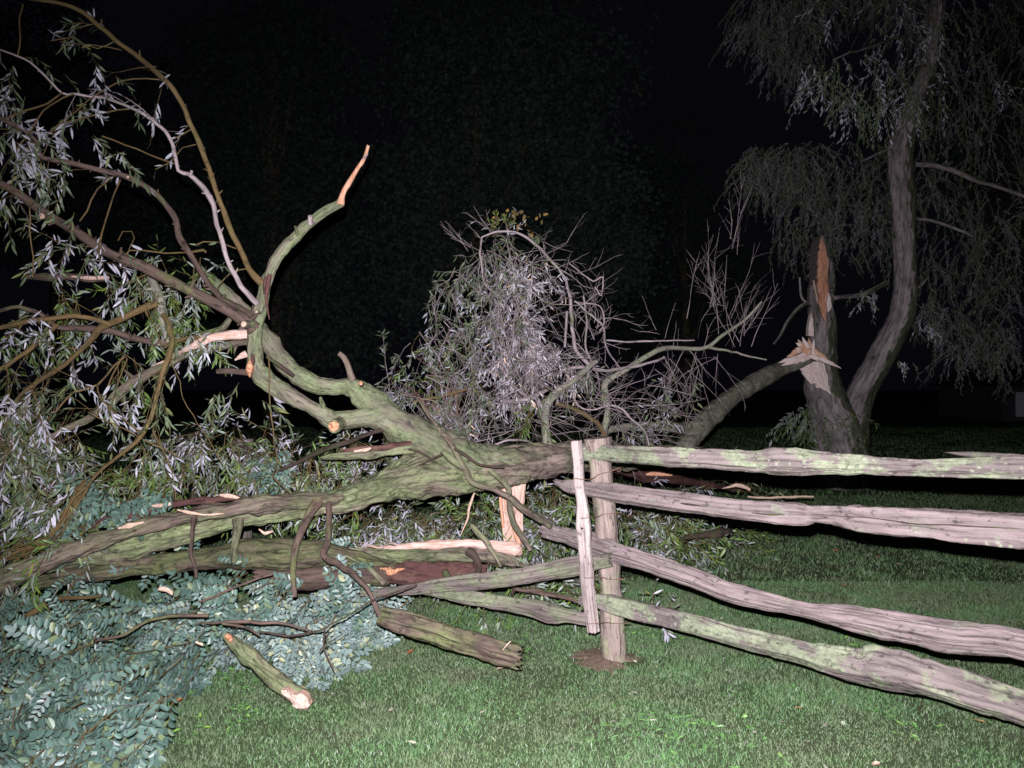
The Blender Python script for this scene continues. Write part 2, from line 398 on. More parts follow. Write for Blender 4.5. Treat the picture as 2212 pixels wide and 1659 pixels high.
# ---------------------------------------------------------------- setting: ground
def gz(x, y): return .02 * vn(np.stack([np.asarray(x) * .7, np.asarray(y) * .7, np.zeros_like(np.asarray(x, float))], -1), 3)
mb = MB()
xs = np.concatenate([np.linspace(-150, -10, 10), np.linspace(-9, 9, 120), np.linspace(10, 150, 10)])
ys = np.concatenate([np.linspace(-60, .5, 8), np.linspace(.7, 16, 120), np.linspace(17, 200, 16)])
X, Y = np.meshgrid(xs, ys); Z = gz(X, Y); nx, ny = len(xs), len(ys)
i = np.arange(ny - 1)[:, None] * nx + np.arange(nx - 1)[None]
mb.add(np.stack([X, Y, Z], -1).reshape(-1, 3), np.stack([i, i + 1, i + nx + 1, i + nx], -1).reshape(-1, 4))
tag(mb.build('ground', M['soil'], loc=(0, 0, 0)), kind='structure')

PX, PY = (1327 - CX) / F * 4.46, 4.46      # fence post foot
mb = MB(); a = np.linspace(0, 2 * np.pi, 49)[:-1]
rr = .85 + .5 * vn(np.stack([np.cos(a) * 1.5, np.sin(a) * 1.5, a * 0], -1), 8) + .3 * vn(np.stack([np.cos(a) * 6, np.sin(a) * 6, a * 0], -1), 8)
ring = []; 
for k, s in enumerate((0, .35, .7, 1)):
    x = PX - .04 + np.cos(a) * rr * .21 * s; y = PY - .0 + np.sin(a) * rr * .19 * s
    ring.append(np.stack([x, y, gz(x, y) + .006 + .018 * (1 - s)], -1))
Vr = np.concatenate(ring); f = []
for k in range(3):
    for j in range(48): f.append([k * 48 + j, k * 48 + (j + 1) % 48, (k + 1) * 48 + (j + 1) % 48, (k + 1) * 48 + j])
mb.add(Vr, f); tag(mb.build('soil_patch', M['dirt'], loc=(PX, PY, 0)), kind='structure')

# grass
def grass(n, y0, y1, hh, ww, seed):
    rg = np.random.RandomState(seed)
    y = np.sqrt(rg.uniform(y0 ** 2, y1 ** 2, n)); x = rg.uniform(-.92, .86, n) * (y + .3)
    cl = vn(np.stack([x * 5, y * 5, x * 0], -1), 11); keep = rg.rand(n) < (.8 + .45 * cl)
    dd = np.hypot((x - PX + .04) / .27, (y - PY) / .24); keep &= (dd > 1) | (rg.rand(n) < .14 + 1.6 * np.clip(dd - .42, 0, 1))
    x, y = x[keep], y[keep]; n = len(x)
    hg = hh * .88 * rg.uniform(.5, 1.2, n) * (1 + .45 * vn(np.stack([x * 2, y * 2, x * 0], -1), 12))
    az = rg.uniform(0, 2 * np.pi, n); ln = rg.uniform(.2, 1.7, n)
    lx, ly = np.cos(az) * ln * hg, np.sin(az) * ln * hg
    wa = rg.uniform(0, np.pi, n); wx, wy = np.cos(wa) * ww / 2, np.sin(wa) * ww / 2
    z = gz(x, y); V = np.zeros((n, 5, 3))
    V[:, 0] = np.stack([x - wx, y - wy, z - .003], -1); V[:, 1] = np.stack([x + wx, y + wy, z - .003], -1)
    V[:, 2] = np.stack([x + wx * .8 + lx * .4, y + wy * .8 + ly * .4, z + hg * .6], -1); V[:, 3] = np.stack([x - wx * .8 + lx * .4, y - wy * .8 + ly * .4, z + hg * .6], -1)
    V[:, 4] = np.stack([x + lx, y + ly, z + hg * .95], -1)
    return V, n
mb = MB()
for (n, y0, y1, hh, ww, sd) in ((420000, 2.8, 6.2, .026, .0034, 1), (165000, 5.4, 11, .040, .0065, 2), (110000, 11, 28, .075, .02, 3)):
    V, n = grass(n, y0, y1, hh, ww, sd); b0 = mb.n; base = np.arange(n)[:, None] * 5
    mb.add(V.reshape(-1, 3), base + np.array([0, 1, 2, 3])[None]); f = base + np.array([3, 2, 4])[None]
    mb.L.append((f + b0).ravel()); mb.T.append(np.full(len(f), 3))
tag(mb.build('grass', M['grass'], loc=(0, 0, 0), flat=True), 'short green mown lawn grass with paler and brown patches', 'grass', kind='stuff')
lb = LB(); rg = np.random.RandomState(5)
for k in range(900):
    y = rg.uniform(3.1, 5.4); x = rg.uniform(-.5, .6) * y
    if vn(np.array([x * 2.2, y * 2.2, 0]), 21) < 0.15: continue
    q = rg.randint(3, 6); az = rg.rand(q) * 6.28
    p = np.array([[x, y, .012]] * q) + rg.randn(q, 3) * [.008, .008, .002]
    lb.add(p, np.stack([np.cos(az), np.sin(az), rg.uniform(.05, .5, q)], -1), np.tile([0, 0, 1.], (q, 1)) + rg.randn(q, 3) * .3, rg.uniform(.015, .04, q), rg.uniform(.007, .014, q))
m2 = MB(); lb.fill(m2, 'oval')
tag(m2.build('weeds', M['weed'], loc=(0, 0, 0), flat=True), 'bright green broad-leaved weeds scattered through the lawn', 'weeds', kind='stuff')

# ---------------------------------------------------------------- fence
A_ = np.array([.575, 4.36]); B_ = np.array([2.06, 3.10]); D_ = B_ - A_
def fd(u, off=0.0):
    k = (u - CX) / F; nrm = np.array([-D_[1], D_[0]]) / np.hypot(*D_); A2 = A_ - nrm * off * -1 * (-1 if nrm[1] < 0 else 1) * -1
    A2 = A_ - nrm * off if nrm[1] > 0 else A_ + nrm * off
    t = (k * A2[1] - A2[0]) / (D_[0] - k * D_[1]); return A2[1] + t * D_[1]
def rail(edges, name, mt, parent, off=0.0, dfun=None, **kw):
    pts = []
    for x, t, bt in edges:
        u, v0, v1 = 1152 + .4792 * x, 893 + .4792 * t, 893 + .4792 * bt
        d = (dfun or (lambda q: fd(q, off)))(u); pts.append((u, (v0 + v1) / 2, d, (v1 - v0) / 2 * 1.03))
    m_ = MB(); tube(m_, px(pts), kw.get('sides', 64), .010, .06, 17, .10, .008, kw.get('jag', (.03, .03)), flat=kw.get('flat', .85), poly=4, rz=.035); return m_.build(name, mt, parent)

fence = thing('split_rail_fence', 'weathered four-rail split rail fence running right from its round post', 'fence', (PX, PY, 0))
# beyond the frame the rails run on to a second post
def ext(e, zt):
    """extend past the right edge at the same world height"""
    x, t, bt = e[-1]; out = list(e); return out
rails = [
 [(215, 150, 210), (260, 140, 215), (400, 150, 220), (600, 160, 235), (800, 165, 245), (1000, 172, 262), (1150, 160, 270), (1400, 185, 270), (1700, 210, 275), (1800, 213, 280), (2212, 205, 292), (3100, 215, 330)],
 [(110, 300, 325), (180, 303, 362), (400, 320, 405), (640, 355, 440), (900, 385, 475), (1200, 408, 508), (1285, 422, 492), (1500, 418, 540), (1740, 425, 562), (1900, 435, 580), (2212, 450, 608), (3100, 500, 700)],
 [(50, 507, 550), (200, 530, 600), (300, 560, 650), (460, 618, 692), (700, 700, 775), (900, 775, 850), (1200, 850, 912), (1350, 866, 950), (1500, 880, 985), (1700, 915, 1030), (1900, 950, 1070), (2212, 995, 1105), (3100, 1210, 1370)],
 [(218, 828, 860), (300, 815, 880), (400, 830, 915), (700, 900, 990), (950, 970, 1060), (1200, 1030, 1120), (1300, 1050, 1160), (1480, 1075, 1215), (1580, 1063, 1235), (1800, 1130, 1275), (2000, 1185, 1340), (2212, 1250, 1405), (3100, 1560, 1760)]]
labs = ['top rail, coated with pale green lichen', 'second rail, split lengthwise along its middle', 'third rail, sloping down to the right', 'lowest rail with a thick knotted bulge']
for e, l, mt, of in zip(rails, labs, ('rail_lichen', 'rail', 'rail', 'rail_lichen'), (0, 0, .0, .0)):
    o = rail(e, 'rail', M[mt], fence, of); o['label'] = l
# splits in second rail: dark proud slivers stand in for shade inside the gaps
def sliver(pts, name, mt, parent, sides=10, ridge=.0, flat=.6):
    m_ = MB(); tube(m_, px(pts), sides, .012, .15, 20, .2, ridge, (.01, .01), flat=flat); return m_.build(name, mt, parent)
def crack(pts, parent):
    return sliver(pts, 'crack', M['darkbark'], parent)
def zr(x, y, off, r):
    u = 1152 + .4792 * x; return (u, 893 + .4792 * y, fd(u, off), r)
o = crack([zr(610, 405, .036, .5), zr(690, 410, .040, 3), zr(780, 420, .040, .5)], fence)
o = crack([zr(945, 442, .038, .4), zr(1060, 452, .041, 2.2), zr(1180, 464, .040, .4)], fence)
o = crack([zr(1290, 455, .038, .4), zr(1500, 470, .052, 1.2), zr(1800, 500, .066, 1.5), zr(2050, 520, .066, 1.5), zr(2212, 520, .066, .3)], fence)
m_ = MB(); pp = px([(1290.5, 946, 4.46, 28), (1300, 1040, 4.46, 25), (1309, 1130, 4.46, 24.5), (1318, 1250, 4.46, 24), (1324, 1350, 4.46, 24), (1329, 1455, 4.46, 25)])
tube(m_, pp, 40, .012, .05, 14, .12, .006, rz=.03); m_.build('post', M['post'], fence)['label'] = 'round tan wooden post set in bare red soil'
m_ = MB(); Q = px([(1152 + .4792 * 3050, 930, 2.62, 25), (1152 + .4792 * 3050, 1900, 2.62, 26)]); Q[0][2] = 1.34; Q[1][2] = -.1
tube(m_, Q, 24, .03, .06, 14, .16, .005); m_.build('post', M['post'], fence)
m_ = MB(); dS = 4.27
tube(m_, px([(1246, 953, dS, 11.5), (1250, 1000, dS, 12), (1252, 1050, dS, 12), (1258, 1090, dS, 13), (1261, 1135, dS, 16.5), (1264, 1180, dS, 14.5), (1270, 1260, dS, 15), (1277, 1320, dS, 14), (1283, 1362, dS, 13)]), 36, .012, .06, 16, .12, .006, (.006, .012), flat=.8, poly=4, rz=.03)
stk = m_.build('stake', M['stake'], fence); stk['label'] = 'narrow bleached upright stake wired across the rails'
m_ = MB(); tube(m_, px([(1257, 1139, dS - .048, .6), (1257, 1141, dS - .049, 3.2), (1257.5, 1144, dS - .049, 1)]), 10, .004); m_.build('knot_hole_shade', M['darkbark'], fence)  # dark bump in place of the shade inside a knot hole
for v, dv in ((1032, -18), (1118, -8), (1246, 2), (1348, -4)):
    m_ = MB(); ru = 1250 + (v - 1000) * .085; r = .0022 * F / 4.3
    uL = ru - 15; uR = 1285 + (v - 950) * .085 + 40
    pts = [(uL + 2, v, dS + .05, r), (uL + 1, v + 1, dS, r), (ru, v + 2, dS - .052, r), (ru + 17, v, dS - .01, r), (ru + 35, v + dv * .4, 4.37, r), ((ru + uR) / 2 + 18, v + dv * .7, 4.385, r), (uR - 8, v + dv, 4.39, r), (uR + 1, v + dv, 4.44, r), (uR - 4, v + dv + 2, 4.54, r), (ru + 30, v + 2, 4.55, r)]
    tube(m_, px(pts), 6, .01)
    if v == 1032:
        tube(m_, px([(uR - 1, v + dv, 4.43, r), (uR + 7, v + dv - 4, 4.42, r), (uR + 8, v + dv + 3, 4.42, r), (uR + 1, v + dv + 4, 4.43, r)]), 6, .006)
    m_.build('wire', M['wire'], fence)
def dl(u): return 4.34 + (1253 - u) * .0007
def zz(e, s=.3125, u0=691, v0=864): return [(((u0 + s * x) - 1152) / .4792, (v0 + s * t - 893) / .4792, (v0 + s * bt - 893) / .4792) for x, t, bt in e]
o = rail(zz([(300, 1315, 1350), (450, 1300, 1350), (700, 1262, 1334), (850, 1235, 1312), (1200, 1190, 1292), (1500, 1145, 1245), (1800, 1080, 1192), (1990, 1075, 1150)]), 'fallen_rail', M['oldrail'], None, dfun=dl)
tag(o, 'grey-green split rail sagging left from the stake into the leaves', 'fence rail', 'loose rails on the broken side of the fence')
o = rail(zz([(720, 1318, 1340), (850, 1310, 1372), (1000, 1320, 1412), (1300, 1368, 1450), (1500, 1395, 1500), (1600, 1418, 1532), (1700, 1448, 1530), (1845, 1480, 1552)]), 'fallen_rail', M['oldrail'], None, dfun=lambda u: dl(u) + .06)
tag(o, 'wavy-edged rail just above the grass, tapering left under the sagging rail', 'fence rail', 'loose rails on the broken side of the fence')
m_ = MB(); tube(m_, px([(2062, 979, 3.9, 2), (2080, 981, 3.88, 5), (2150, 985, 3.8, 5.5), (2212, 990, 3.74, 5.5), (2500, 1005, 3.4, 7)]), 20, .015, .15, 14, .2, .004, (.05, .01)); o = m_.build('rail_end', M['rail_lichen'])
tag(o, 'thin lichen-covered splintered rail end lying behind the top rail', 'fence rail')
sliver([(1515, 971, 3.97, .6), (1540, 971.5, 3.95, 2.4), (1595, 974, 3.91, 2.2)], 'splinter', M['rail'], fence)
sliver([(1735, 973, 3.68, .8), (1780, 977, 3.64, 2.4), (1800, 980, 3.62, 1.2)], 'splinter', M['rail'], fence)

# ---------------------------------------------------------------- fallen willow trunk and limbs
FW = thing('fallen_willow', 'mossy fallen willow trunk with forked limbs rising to the left behind the fence', 'fallen tree', P(1000, 1100, 5.3))
limb([(1500, 985, 6.7, 12), (1450, 982, 6.3, 20), (1380, 988, 6.0, 26), (1240, 989, 5.5, 31), (1128, 1002, 5.32, 39), (1000, 1006, 5.15, 46), (900, 1022, 5.02, 44), (820, 1045, 4.95, 26), (760, 1065, 4.9, 10)], 'trunk', M['moss'], FW, 84, .009, .2, 8, .017, .14, label='brown furrowed middle length of the trunk')
limb([(1200, 1012, 5.5, 6), (1150, 1020, 5.3, 18), (1090, 1026, 5.16, 29), (1000, 1030, 5.06, 31), (920, 1034, 4.97, 36), (847, 1045, 4.88, 35), (785, 1068, 4.8, 29), (700, 1088, 4.68, 23), (640, 1098, 4.6, 23), (590, 1106, 4.56, 21), (518, 1119, 4.5, 18), (401, 1152, 4.42, 20), (255, 1187, 4.34, 24), (146, 1214, 4.3, 14), (60, 1235, 4.3, 6)], 'limb', M['moss'], FW, 72, .010, .2, 9, .014, .16, (.06, 0), label='bright green lower trunk running down to the left')
limb([(760, 1072, 4.72, 6), (700, 1080, 4.6, 14), (640, 1083, 4.52, 16), (560, 1090, 4.42, 18), (480, 1104, 4.33, 16), (401, 1116, 4.27, 15), (292, 1143, 4.2, 17), (182, 1180, 4.12, 20), (90, 1217, 4.05, 20), (0, 1257, 4.0, 21), (-90, 1300, 3.95, 22), (-260, 1385, 3.85, 18), (-420, 1470, 3.8, 8)], 'limb', M['moss2'], FW, 48, .010, .2, 12, .009, .14, label='brown limb along the front of the trunk')
limb([(1180, 1004, 5.42, 14), (1090, 1004, 5.22, 32), (1010, 994, 5.08, 42), (940, 962, 4.98, 40), (878, 930, 4.93, 36), (826, 904, 4.9, 31), (790, 903, 4.86, 21), (753, 908, 4.82, 19), (717, 907, 4.8, 20), (694, 893, 4.78, 16), (669, 880, 4.76, 14), (638, 862, 4.74, 15), (607, 843, 4.72, 16.5), (578, 824, 4.7, 18), (556, 802, 4.7, 19), (550, 775, 4.7, 17), (550, 738, 4.7, 16.5), (550, 705, 4.7, 16.5), (561, 674, 4.7, 13.5), (567, 643, 4.7, 12), (577, 602, 4.7, 11), (607, 545, 4.7, 11.5), (650, 500, 4.7, 10.5), (695, 462, 4.7, 8.5), (738, 437, 4.7, 8)], 'limb', M['limbmoss'], FW, 56, .010, .18, 12, .005, .14, label='moss-green limb bending upright at its left end')
limb([(900, 950, 4.97, 30), (862, 915, 4.95, 32), (826, 886, 4.93, 30), (794, 862, 4.92, 28), (769, 843, 4.92, 26), (744, 835, 4.92, 21), (721, 837, 4.92, 18), (690, 832, 4.92, 18), (648, 812, 4.94, 20), (617, 787, 4.96, 21), (590, 754, 4.98, 21), (562, 715, 5.0, 19), (510, 655, 5.05, 14), (455, 604, 5.1, 11), (430, 580, 5.1, 9)], 'limb', M['limbmoss'], FW, 52, .010, .18, 12, .005, .14, label='upper green limb of the fork, passing behind the upright')
limb([(736, 440, 4.69, 7), (748, 405, 4.69, 6), (765, 372, 4.69, 4.6), (783, 345, 4.69, 4.2), (795, 317, 4.69, 3.4)], 'broken_tip', M['tornbrown'], FW, 14, .01, .3, 14, jag=(.01, .01), label='bare reddish tip stripped of bark')
limb([(785, 343, 4.68, 3), (794, 333, 4.68, 2)], 'stub', M['pinkgrey'], FW, 8)
for a_, mt in (([(760, 820, 4.86, 8), (751, 790, 4.84, 6), (742, 772, 4.83, 5), (731, 763, 4.82, 4.5)], 'moss2'), ([(698, 878, 4.72, 6), (692, 859, 4.68, 3)], 'moss'), ([(672, 483, 4.66, 6), (670, 466, 4.63, 4.5)], 'pinkgrey'), ([(643, 507, 4.68, 5), (638, 490, 4.62, 3)], 'moss'), ([(545, 700, 4.6, 9), (527, 701, 4.53, 7.5)], 'moss')):
    limb(a_, 'stub', M[mt], FW, 14, .012)
# cut and torn faces, bark strip
def disc(u, v, d, r, name, mt, parent, tilt=(0, 0), back=.05, asp=1.0, bark='moss2'):
    m_ = MB(); c = P(u, v, d); q = unit(np.array([tilt[0], -1.0, tilt[1]])); R_ = r * d / F
    tube(m_, np.array([[*(c - q * back), R_ * 1.25], [*(c - q * back * .2), R_ * 1.12], [*c, R_ * 1.08]]), 20, .01, .12, 14, .1)
    o = m_.build('stub', M[bark], parent)
    m2 = MB(); tube(m2, np.array([[*(c - q * .004), R_ * .98], [*(c + q * .004), R_ * .9]]), 20, .004, .15, 20, .15); m2.build(name, M[mt], parent)
disc(721, 921, 4.6, 12.5, 'cut_face', 'orange', FW, (-.1, -.1), .12)
disc(527, 700, 4.5, 7.5, 'cut_face', 'cut', FW, (-.2, 0), .04)
disc(779, 828, 4.74, 5, 'cut_face', 'orange', FW, (.1, .1), .05)
disc(555, 674, 4.6, 2.6, 'cut_face', 'cut', FW)
disc(91, 467, 4.05, 7.5, 'cut_face', 'cut', FW, (0, -.2), .03, bark='brown')
disc(277, 383, 4.24, 2.6, 'cut_face', 'cut', FW, bark='brown')
disc(294, 955, 4.1, 3, 'cut_face', 'cut', FW, bark='yellow', back=.02)
limb([(583, 592, 4.62, 4.5), (581, 620, 4.62, 5), (580, 650, 4.63, 3.2), (582, 690, 4.64, 1.2)], 'bark_strip', M['redrot'], FW, 8, .01, label='dark red strip of bark dangling from the upright limb')
limb([(574, 598, 4.635, 4), (575, 612, 4.625, 6.5), (572, 626, 4.635, 4), (570, 636, 4.645, 1)], 'bark_scar', M['redrot'], FW, 14, .01, .4, 20)
limb([(541, 775, 4.57, 2), (539, 790, 4.555, 8), (538, 803, 4.56, 8), (540, 814, 4.575, 3)], 'torn_patch', M['orange'], FW, 14, .01, .4, 20)
limb([(548, 765, 4.57, 2), (546, 780, 4.56, 5), (545, 790, 4.565, 2)], 'bark_scar', M['redrot'], FW, 10, .01)
# dead snag pieces beside the junction
limb([(700, 988, 4.72, 3), (715, 986, 4.72, 7), (780, 984, 4.76, 8), (840, 977, 4.8, 8), (900, 965, 4.85, 12)], 'snag', M['moss'], FW, 20, .012, .3, 12, .004, jag=(.04, 0))
limb([(745, 972, 4.76, 3), (770, 972, 4.78, 6), (850, 966, 4.82, 7), (890, 960, 4.85, 8)], 'snag', M['redrot'], FW, 16, .012, .3, 12, .004, jag=(.04, 0))
limb([(600, 1018, 4.95, 3), (660, 990, 4.9, 5), (729, 960, 4.85, 6), (790, 938, 4.85, 5), (850, 925, 4.88, 5)], 'branch', M['darkbark'], FW, 12, .02)
# hanging connecting branches in front of the logs
for a_, mt in (([(420, 1120, 4.25, 7), (416, 1145, 4.2, 5), (412, 1190, 4.18, 4), (420, 1225, 4.16, 4), (424, 1248, 4.16, 3)], 'brown'),
               ([(514, 1125, 4.42, 14), (512, 1150, 4.36, 9), (507, 1180, 4.34, 7.5), (505, 1215, 4.34, 6)], 'moss2'),
               ([(685, 1085, 4.55, 14), (668, 1110, 4.45, 11), (650, 1150, 4.36, 8), (636, 1195, 4.3, 7.5), (633, 1240, 4.26, 7), (637, 1290, 4.22, 5)], 'brown'),
               ([(712, 1086, 4.55, 6), (710, 1110, 4.5, 6.5), (706, 1150, 4.42, 6), (700, 1192, 4.34, 7), (730, 1215, 4.25, 6), (766, 1238, 4.15, 6), (785, 1265, 4.1, 5.5), (800, 1295, 4.08, 5), (825, 1335, 4.05, 5)], 'brown')):
    limb(a_, 'branch', M[mt], FW, 16, .014, .14, 14, .003)

# branches rising to the left, each with its own twigs and leaves
LBR = {}
def leafy_limb(key, pts, mt, ntw=0, L=(.25, .55), grav=.12, t0=.3, t1=1.0, leafm='wleaf', sides=14, subs=3, parent=FW, sp=.021, leafy=.9, ll=.08, lw=.0135, dirb=(0, 0, 0), name='branch', label=None, curl=.16, seed=1):
    m_ = MB(); R = tube(m_, px(pts), sides, .025, .1, 14, .1, .0012); rgn = np.random.RandomState(seed + 500)
    for k in range(int(len(pts) * 1.6) if ntw else 0):
        i_ = rgn.randint(1, len(R) - 1); T_ = unit(R[i_ + 1][:3] - R[i_ - 1][:3]); o_ = rgn.randn(3); o_ = unit(o_ - T_ * o_.dot(T_)); r_ = R[i_][3]; q_ = R[i_][:3] + o_ * r_ * .6
        e_ = q_ + (o_ + T_ * rgn.uniform(0, .8)) * r_ * rgn.uniform(.9, 2.6); tube(m_, np.array([[*q_, r_ * .45], [*((q_ + e_) / 2), r_ * .34], [*e_, r_ * .16]]), 6, .05)
    br = m_.build(name, M[mt], parent)
    if label: br['label'] = label
    if ntw:
        rg = np.random.RandomState(seed); tb, lf = MB(), LB()
        for k in range(ntw):
            t = rg.uniform(t0, t1); p = along(R, t); q = along(R, min(1, t + .03)) - along(R, max(0, t - .03))
            d = unit(unit(q) * .6 + rg.randn(3) * .6 + np.array(dirb))
            spray(tb, lf, p, d, rg.uniform(*L), .0024, subs, curl, grav, ll, lw, sp, rg=rg, leafy=leafy)
        tb.build('twigs', M['yellow'] if mt != 'pinkgrey' else M['pinkgrey'], br)
        if lf.p: lf.build('leaves', M[leafm], br)
    LBR[key] = R; return br
leafy_limb('B1', [(566, 612, 4.66, 8), (545, 590, 4.62, 6.5), (529, 558, 4.6, 6), (510, 518, 4.58, 5.8), (470, 419, 4.5, 5.6), (441, 346, 4.45, 5.6), (419, 273, 4.4, 5.6), (383, 204, 4.35, 5.4), (328, 146, 4.3, 5.2), (255, 88, 4.25, 5), (200, 40, 4.2, 4.8), (146, 11, 4.15, 4.5), (80, -4, 4.1, 4), (-60, -20, 4, 3)], 'yellow', 3, (.2, .4), .1, .3, 1, label='tall thin branch arching to the top left corner', sp=.035, leafy=.6, seed=3)
leafy_limb('B2', [(556, 656, 4.64, 7), (521, 620, 4.6, 6), (500, 587, 4.58, 5.5), (487, 543, 4.55, 5), (470, 481, 4.5, 5), (461, 437, 4.48, 5.2), (434, 397, 4.45, 5), (412, 376, 4.43, 4.6), (386, 368, 4.4, 4), (375, 321, 4.35, 3.8), (354, 284, 4.32, 3.8), (321, 255, 4.3, 3.5), (281, 233, 4.26, 3.2), (219, 211, 4.2, 3), (160, 202, 4.15, 2.8), (135, 200, 4.12, 2.6), (73, 146, 4.05, 2.4), (36, 120, 4.0, 2.2), (-20, 100, 3.95, 2)], 'pinkgrey', 4, (.25, .5), .1, .5, 1, sp=.03, seed=4, leafy=.8)
limb([(412, 378, 4.42, 4), (414, 370, 4.40, 3.2)], 'stub', M['pinkgrey'], FW, 8)
leafy_limb('B3', [(548, 690, 4.64, 12), (515, 668, 4.6, 8.5), (480, 645, 4.58, 7), (445, 605, 4.55, 6.5), (412, 551, 4.5, 6.2), (386, 510, 4.45, 6.2), (379, 474, 4.42, 6), (357, 441, 4.38, 6), (328, 412, 4.33, 5.8), (277, 383, 4.27, 5.6), (219, 368, 4.2, 5.2), (146, 350, 4.1, 5), (91, 339, 4.05, 5), (82, 313, 4.0, 4.5), (62, 288, 3.98, 4.5), (0, 255, 3.9, 4), (-50, 235, 3.85, 4)], 'brown', 6, (.2, .5), .14, .55, 1, sp=.026, seed=5)
leafy_limb('B4', [(548, 710, 4.64, 18), (525, 690, 4.6, 13.5), (474, 660, 4.55, 12), (365, 605, 4.45, 11.5), (310, 576, 4.38, 11), (237, 547, 4.3, 10), (164, 500, 4.2, 9.5), (91, 456, 4.1, 9), (36, 416, 4.0, 8.5), (-60, 365, 3.9, 8)], 'brown', 7, (.2, .5), .18, .3, .95, sp=.024, seed=6, sides=22, label='stout reddish-brown branch sloping up to the left edge')
leafy_limb('B5', [(339, 655, 4.5, 8), (292, 675, 4.45, 8), (226, 704, 4.4, 6.5), (182, 744, 4.35, 5.5), (109, 805, 4.25, 5), (55, 842, 4.2, 4.5), (24, 893, 4.15, 4), (22, 941, 4.12, 3), (34, 977, 4.1, 2)], 'yellow', 5, (.25, .5), .16, .4, 1, seed=7)
leafy_limb('B6', [(352, 680, 4.4, 5), (362, 705, 4.35, 5.5), (366, 745, 4.3, 5.5), (360, 788, 4.25, 5), (335, 857, 4.18, 5), (314, 919, 4.12, 4.8), (295, 955, 4.1, 4.5), (255, 985, 4.08, 4), (219, 1014, 4.05, 3.5), (182, 1047, 4.02, 3), (158, 1070, 4, 2.4), (140, 1110, 4, 2)], 'yellow', 5, (.3, .5), .2, .3, 1, seed=8)
leafy_limb('B7', [(360, 740, 4.55, 8), (330, 738, 4.52, 7.5), (292, 733, 4.5, 7), (237, 715, 4.45, 6.5), (164, 707, 4.4, 6), (120, 700, 4.35, 5), (91, 675, 4.3, 4.5), (44, 664, 4.25, 4), (0, 671, 4.2, 3.5), (-40, 680, 4.2, 3)], 'brown', 4, (.3, .5), .2, .4, 1, seed=9)
leafy_limb('B8', [(240, 702, 4.36, 5), (200, 690, 4.32, 5), (164, 686, 4.28, 5), (73, 693, 4.2, 5.2), (0, 707, 4.1, 5), (-50, 718, 4.05, 5)], 'yellow', 4, (.3, .5), .25, .3, 1, seed=10)
leafy_limb('B9', [(124, 702, 4.3, 5), (73, 751, 4.2, 5), (0, 799, 4.1, 5), (-40, 820, 4.05, 5)], 'yellow', 4, (.3, .5), .25, .3, 1, seed=11)
leafy_limb('B10', [(548, 735, 4.72, 10), (500, 742, 4.68, 8), (456, 752, 4.66, 8.5), (401, 768, 4.62, 8.5), (340, 796, 4.58, 9.5), (285, 828, 4.54, 11), (237, 870, 4.5, 10), (190, 902, 4.48, 8), (140, 930, 4.45, 6), (60, 985, 4.4, 4)], 'moss2', 9, (.35, .6), .25, .2, 1, seed=12, sides=20)
leafy_limb('B12', [(322, 590, 4.75, 9), (335, 625, 4.7, 10), (345, 660, 4.65, 11), (352, 700, 4.6, 10), (362, 750, 4.55, 6)], 'grey', 6, (.3, .5), .2, .1, .6, seed=14, leafm='wleaf_green')
leafy_limb('B15', [(360, 745, 4.5, 4), (400, 733, 4.5, 4), (450, 725, 4.5, 3), (480, 721, 4.48, 2)], 'yellow', 7, (.2, .35), .3, .1, .6, seed=15, leafm='wleaf_green')
leafy_limb('B14', [(425, 722, 4.85, 4), (455, 715, 4.82, 6), (480, 706, 4.8, 7), (499, 684, 4.8, 5)], 'moss', 0)
leafy_limb('B11', [(545, 806, 4.62, 8), (515, 803, 4.6, 6.5), (490, 801, 4.58, 5.5), (468, 803, 4.57, 5)], 'brown', 0)
limb([(532, 723, 4.5, 11), (505, 722, 4.47, 10), (480, 728, 4.45, 8.5), (440, 742, 4.42, 9), (401, 757, 4.42, 7), (370, 775, 4.52, 3), (330, 790, 4.5, 1)], 'torn_strip', M['tornh'], FW, 14, .012, .35, 16, .002, label='long strip of pale pink torn wood')
limb([(533, 764, 4.6, 8), (520, 770, 4.59, 6), (507, 778, 4.58, 1.5)], 'torn_strip', M['tornh'], FW, 10, .012, .3, 16)
limb([(62, 597, 4.4, 6), (110, 600, 4.4, 8), (160, 601, 4.38, 8), (228, 602, 4.36, 6)], 'branch', M['brown'], FW, 14, .015, .2, 14, jag=(.03, .02))
limb([(155, 597, 4.33, 3), (190, 600, 4.325, 5), (235, 600, 4.33, 3)], 'torn_strip', M['tornh'], FW, 10, .012, .3, 16)
limb([(575, 770, 4.66, 3), (605, 790, 4.7, 4.5), (635, 812, 4.73, 4)], 'branch', M['darkbark'], FW, 8)
# individually seen twigs at upper left
tb, lf = MB(), LB()
def tw(pts, r=1.6, leaf=True, sp=.04):
    Q = px([(u, v, d, r) for u, v, d in pts]); R = resample(Q, .05); tube(tb, Q, 5, .05)
    if leaf: leaves_on(lf, R[:, :3], sp, .085, .016, start=.5)
tw([(345, 172, 4.3), (315, 170, 4.28), (262, 180, 4.25), (215, 205, 4.2), (170, 240, 4.15), (100, 290, 4.1)], 1.6)
tw([(281, 235, 4.26), (220, 243, 4.22), (150, 262, 4.15), (100, 295, 4.1), (50, 330, 4.05)], 1.9)
tw([(378, 354, 4.36), (330, 335, 4.33), (275, 312, 4.3), (220, 294, 4.27)], 1.9, False)
tw([(423, 312, 4.4), (395, 318, 4.38), (370, 345, 4.36), (335, 366, 4.34)], 1.3)
tw([(420, 275, 4.4), (395, 290, 4.37), (375, 300, 4.35)], 1.3)
tw([(135, 200, 4.12), (100, 222, 4.1), (50, 240, 4.05), (-10, 262, 4)], 2.2)
tw([(160, 202, 4.15), (110, 225, 4.1), (60, 290, 4.05), (30, 330, 4)], 1.8)
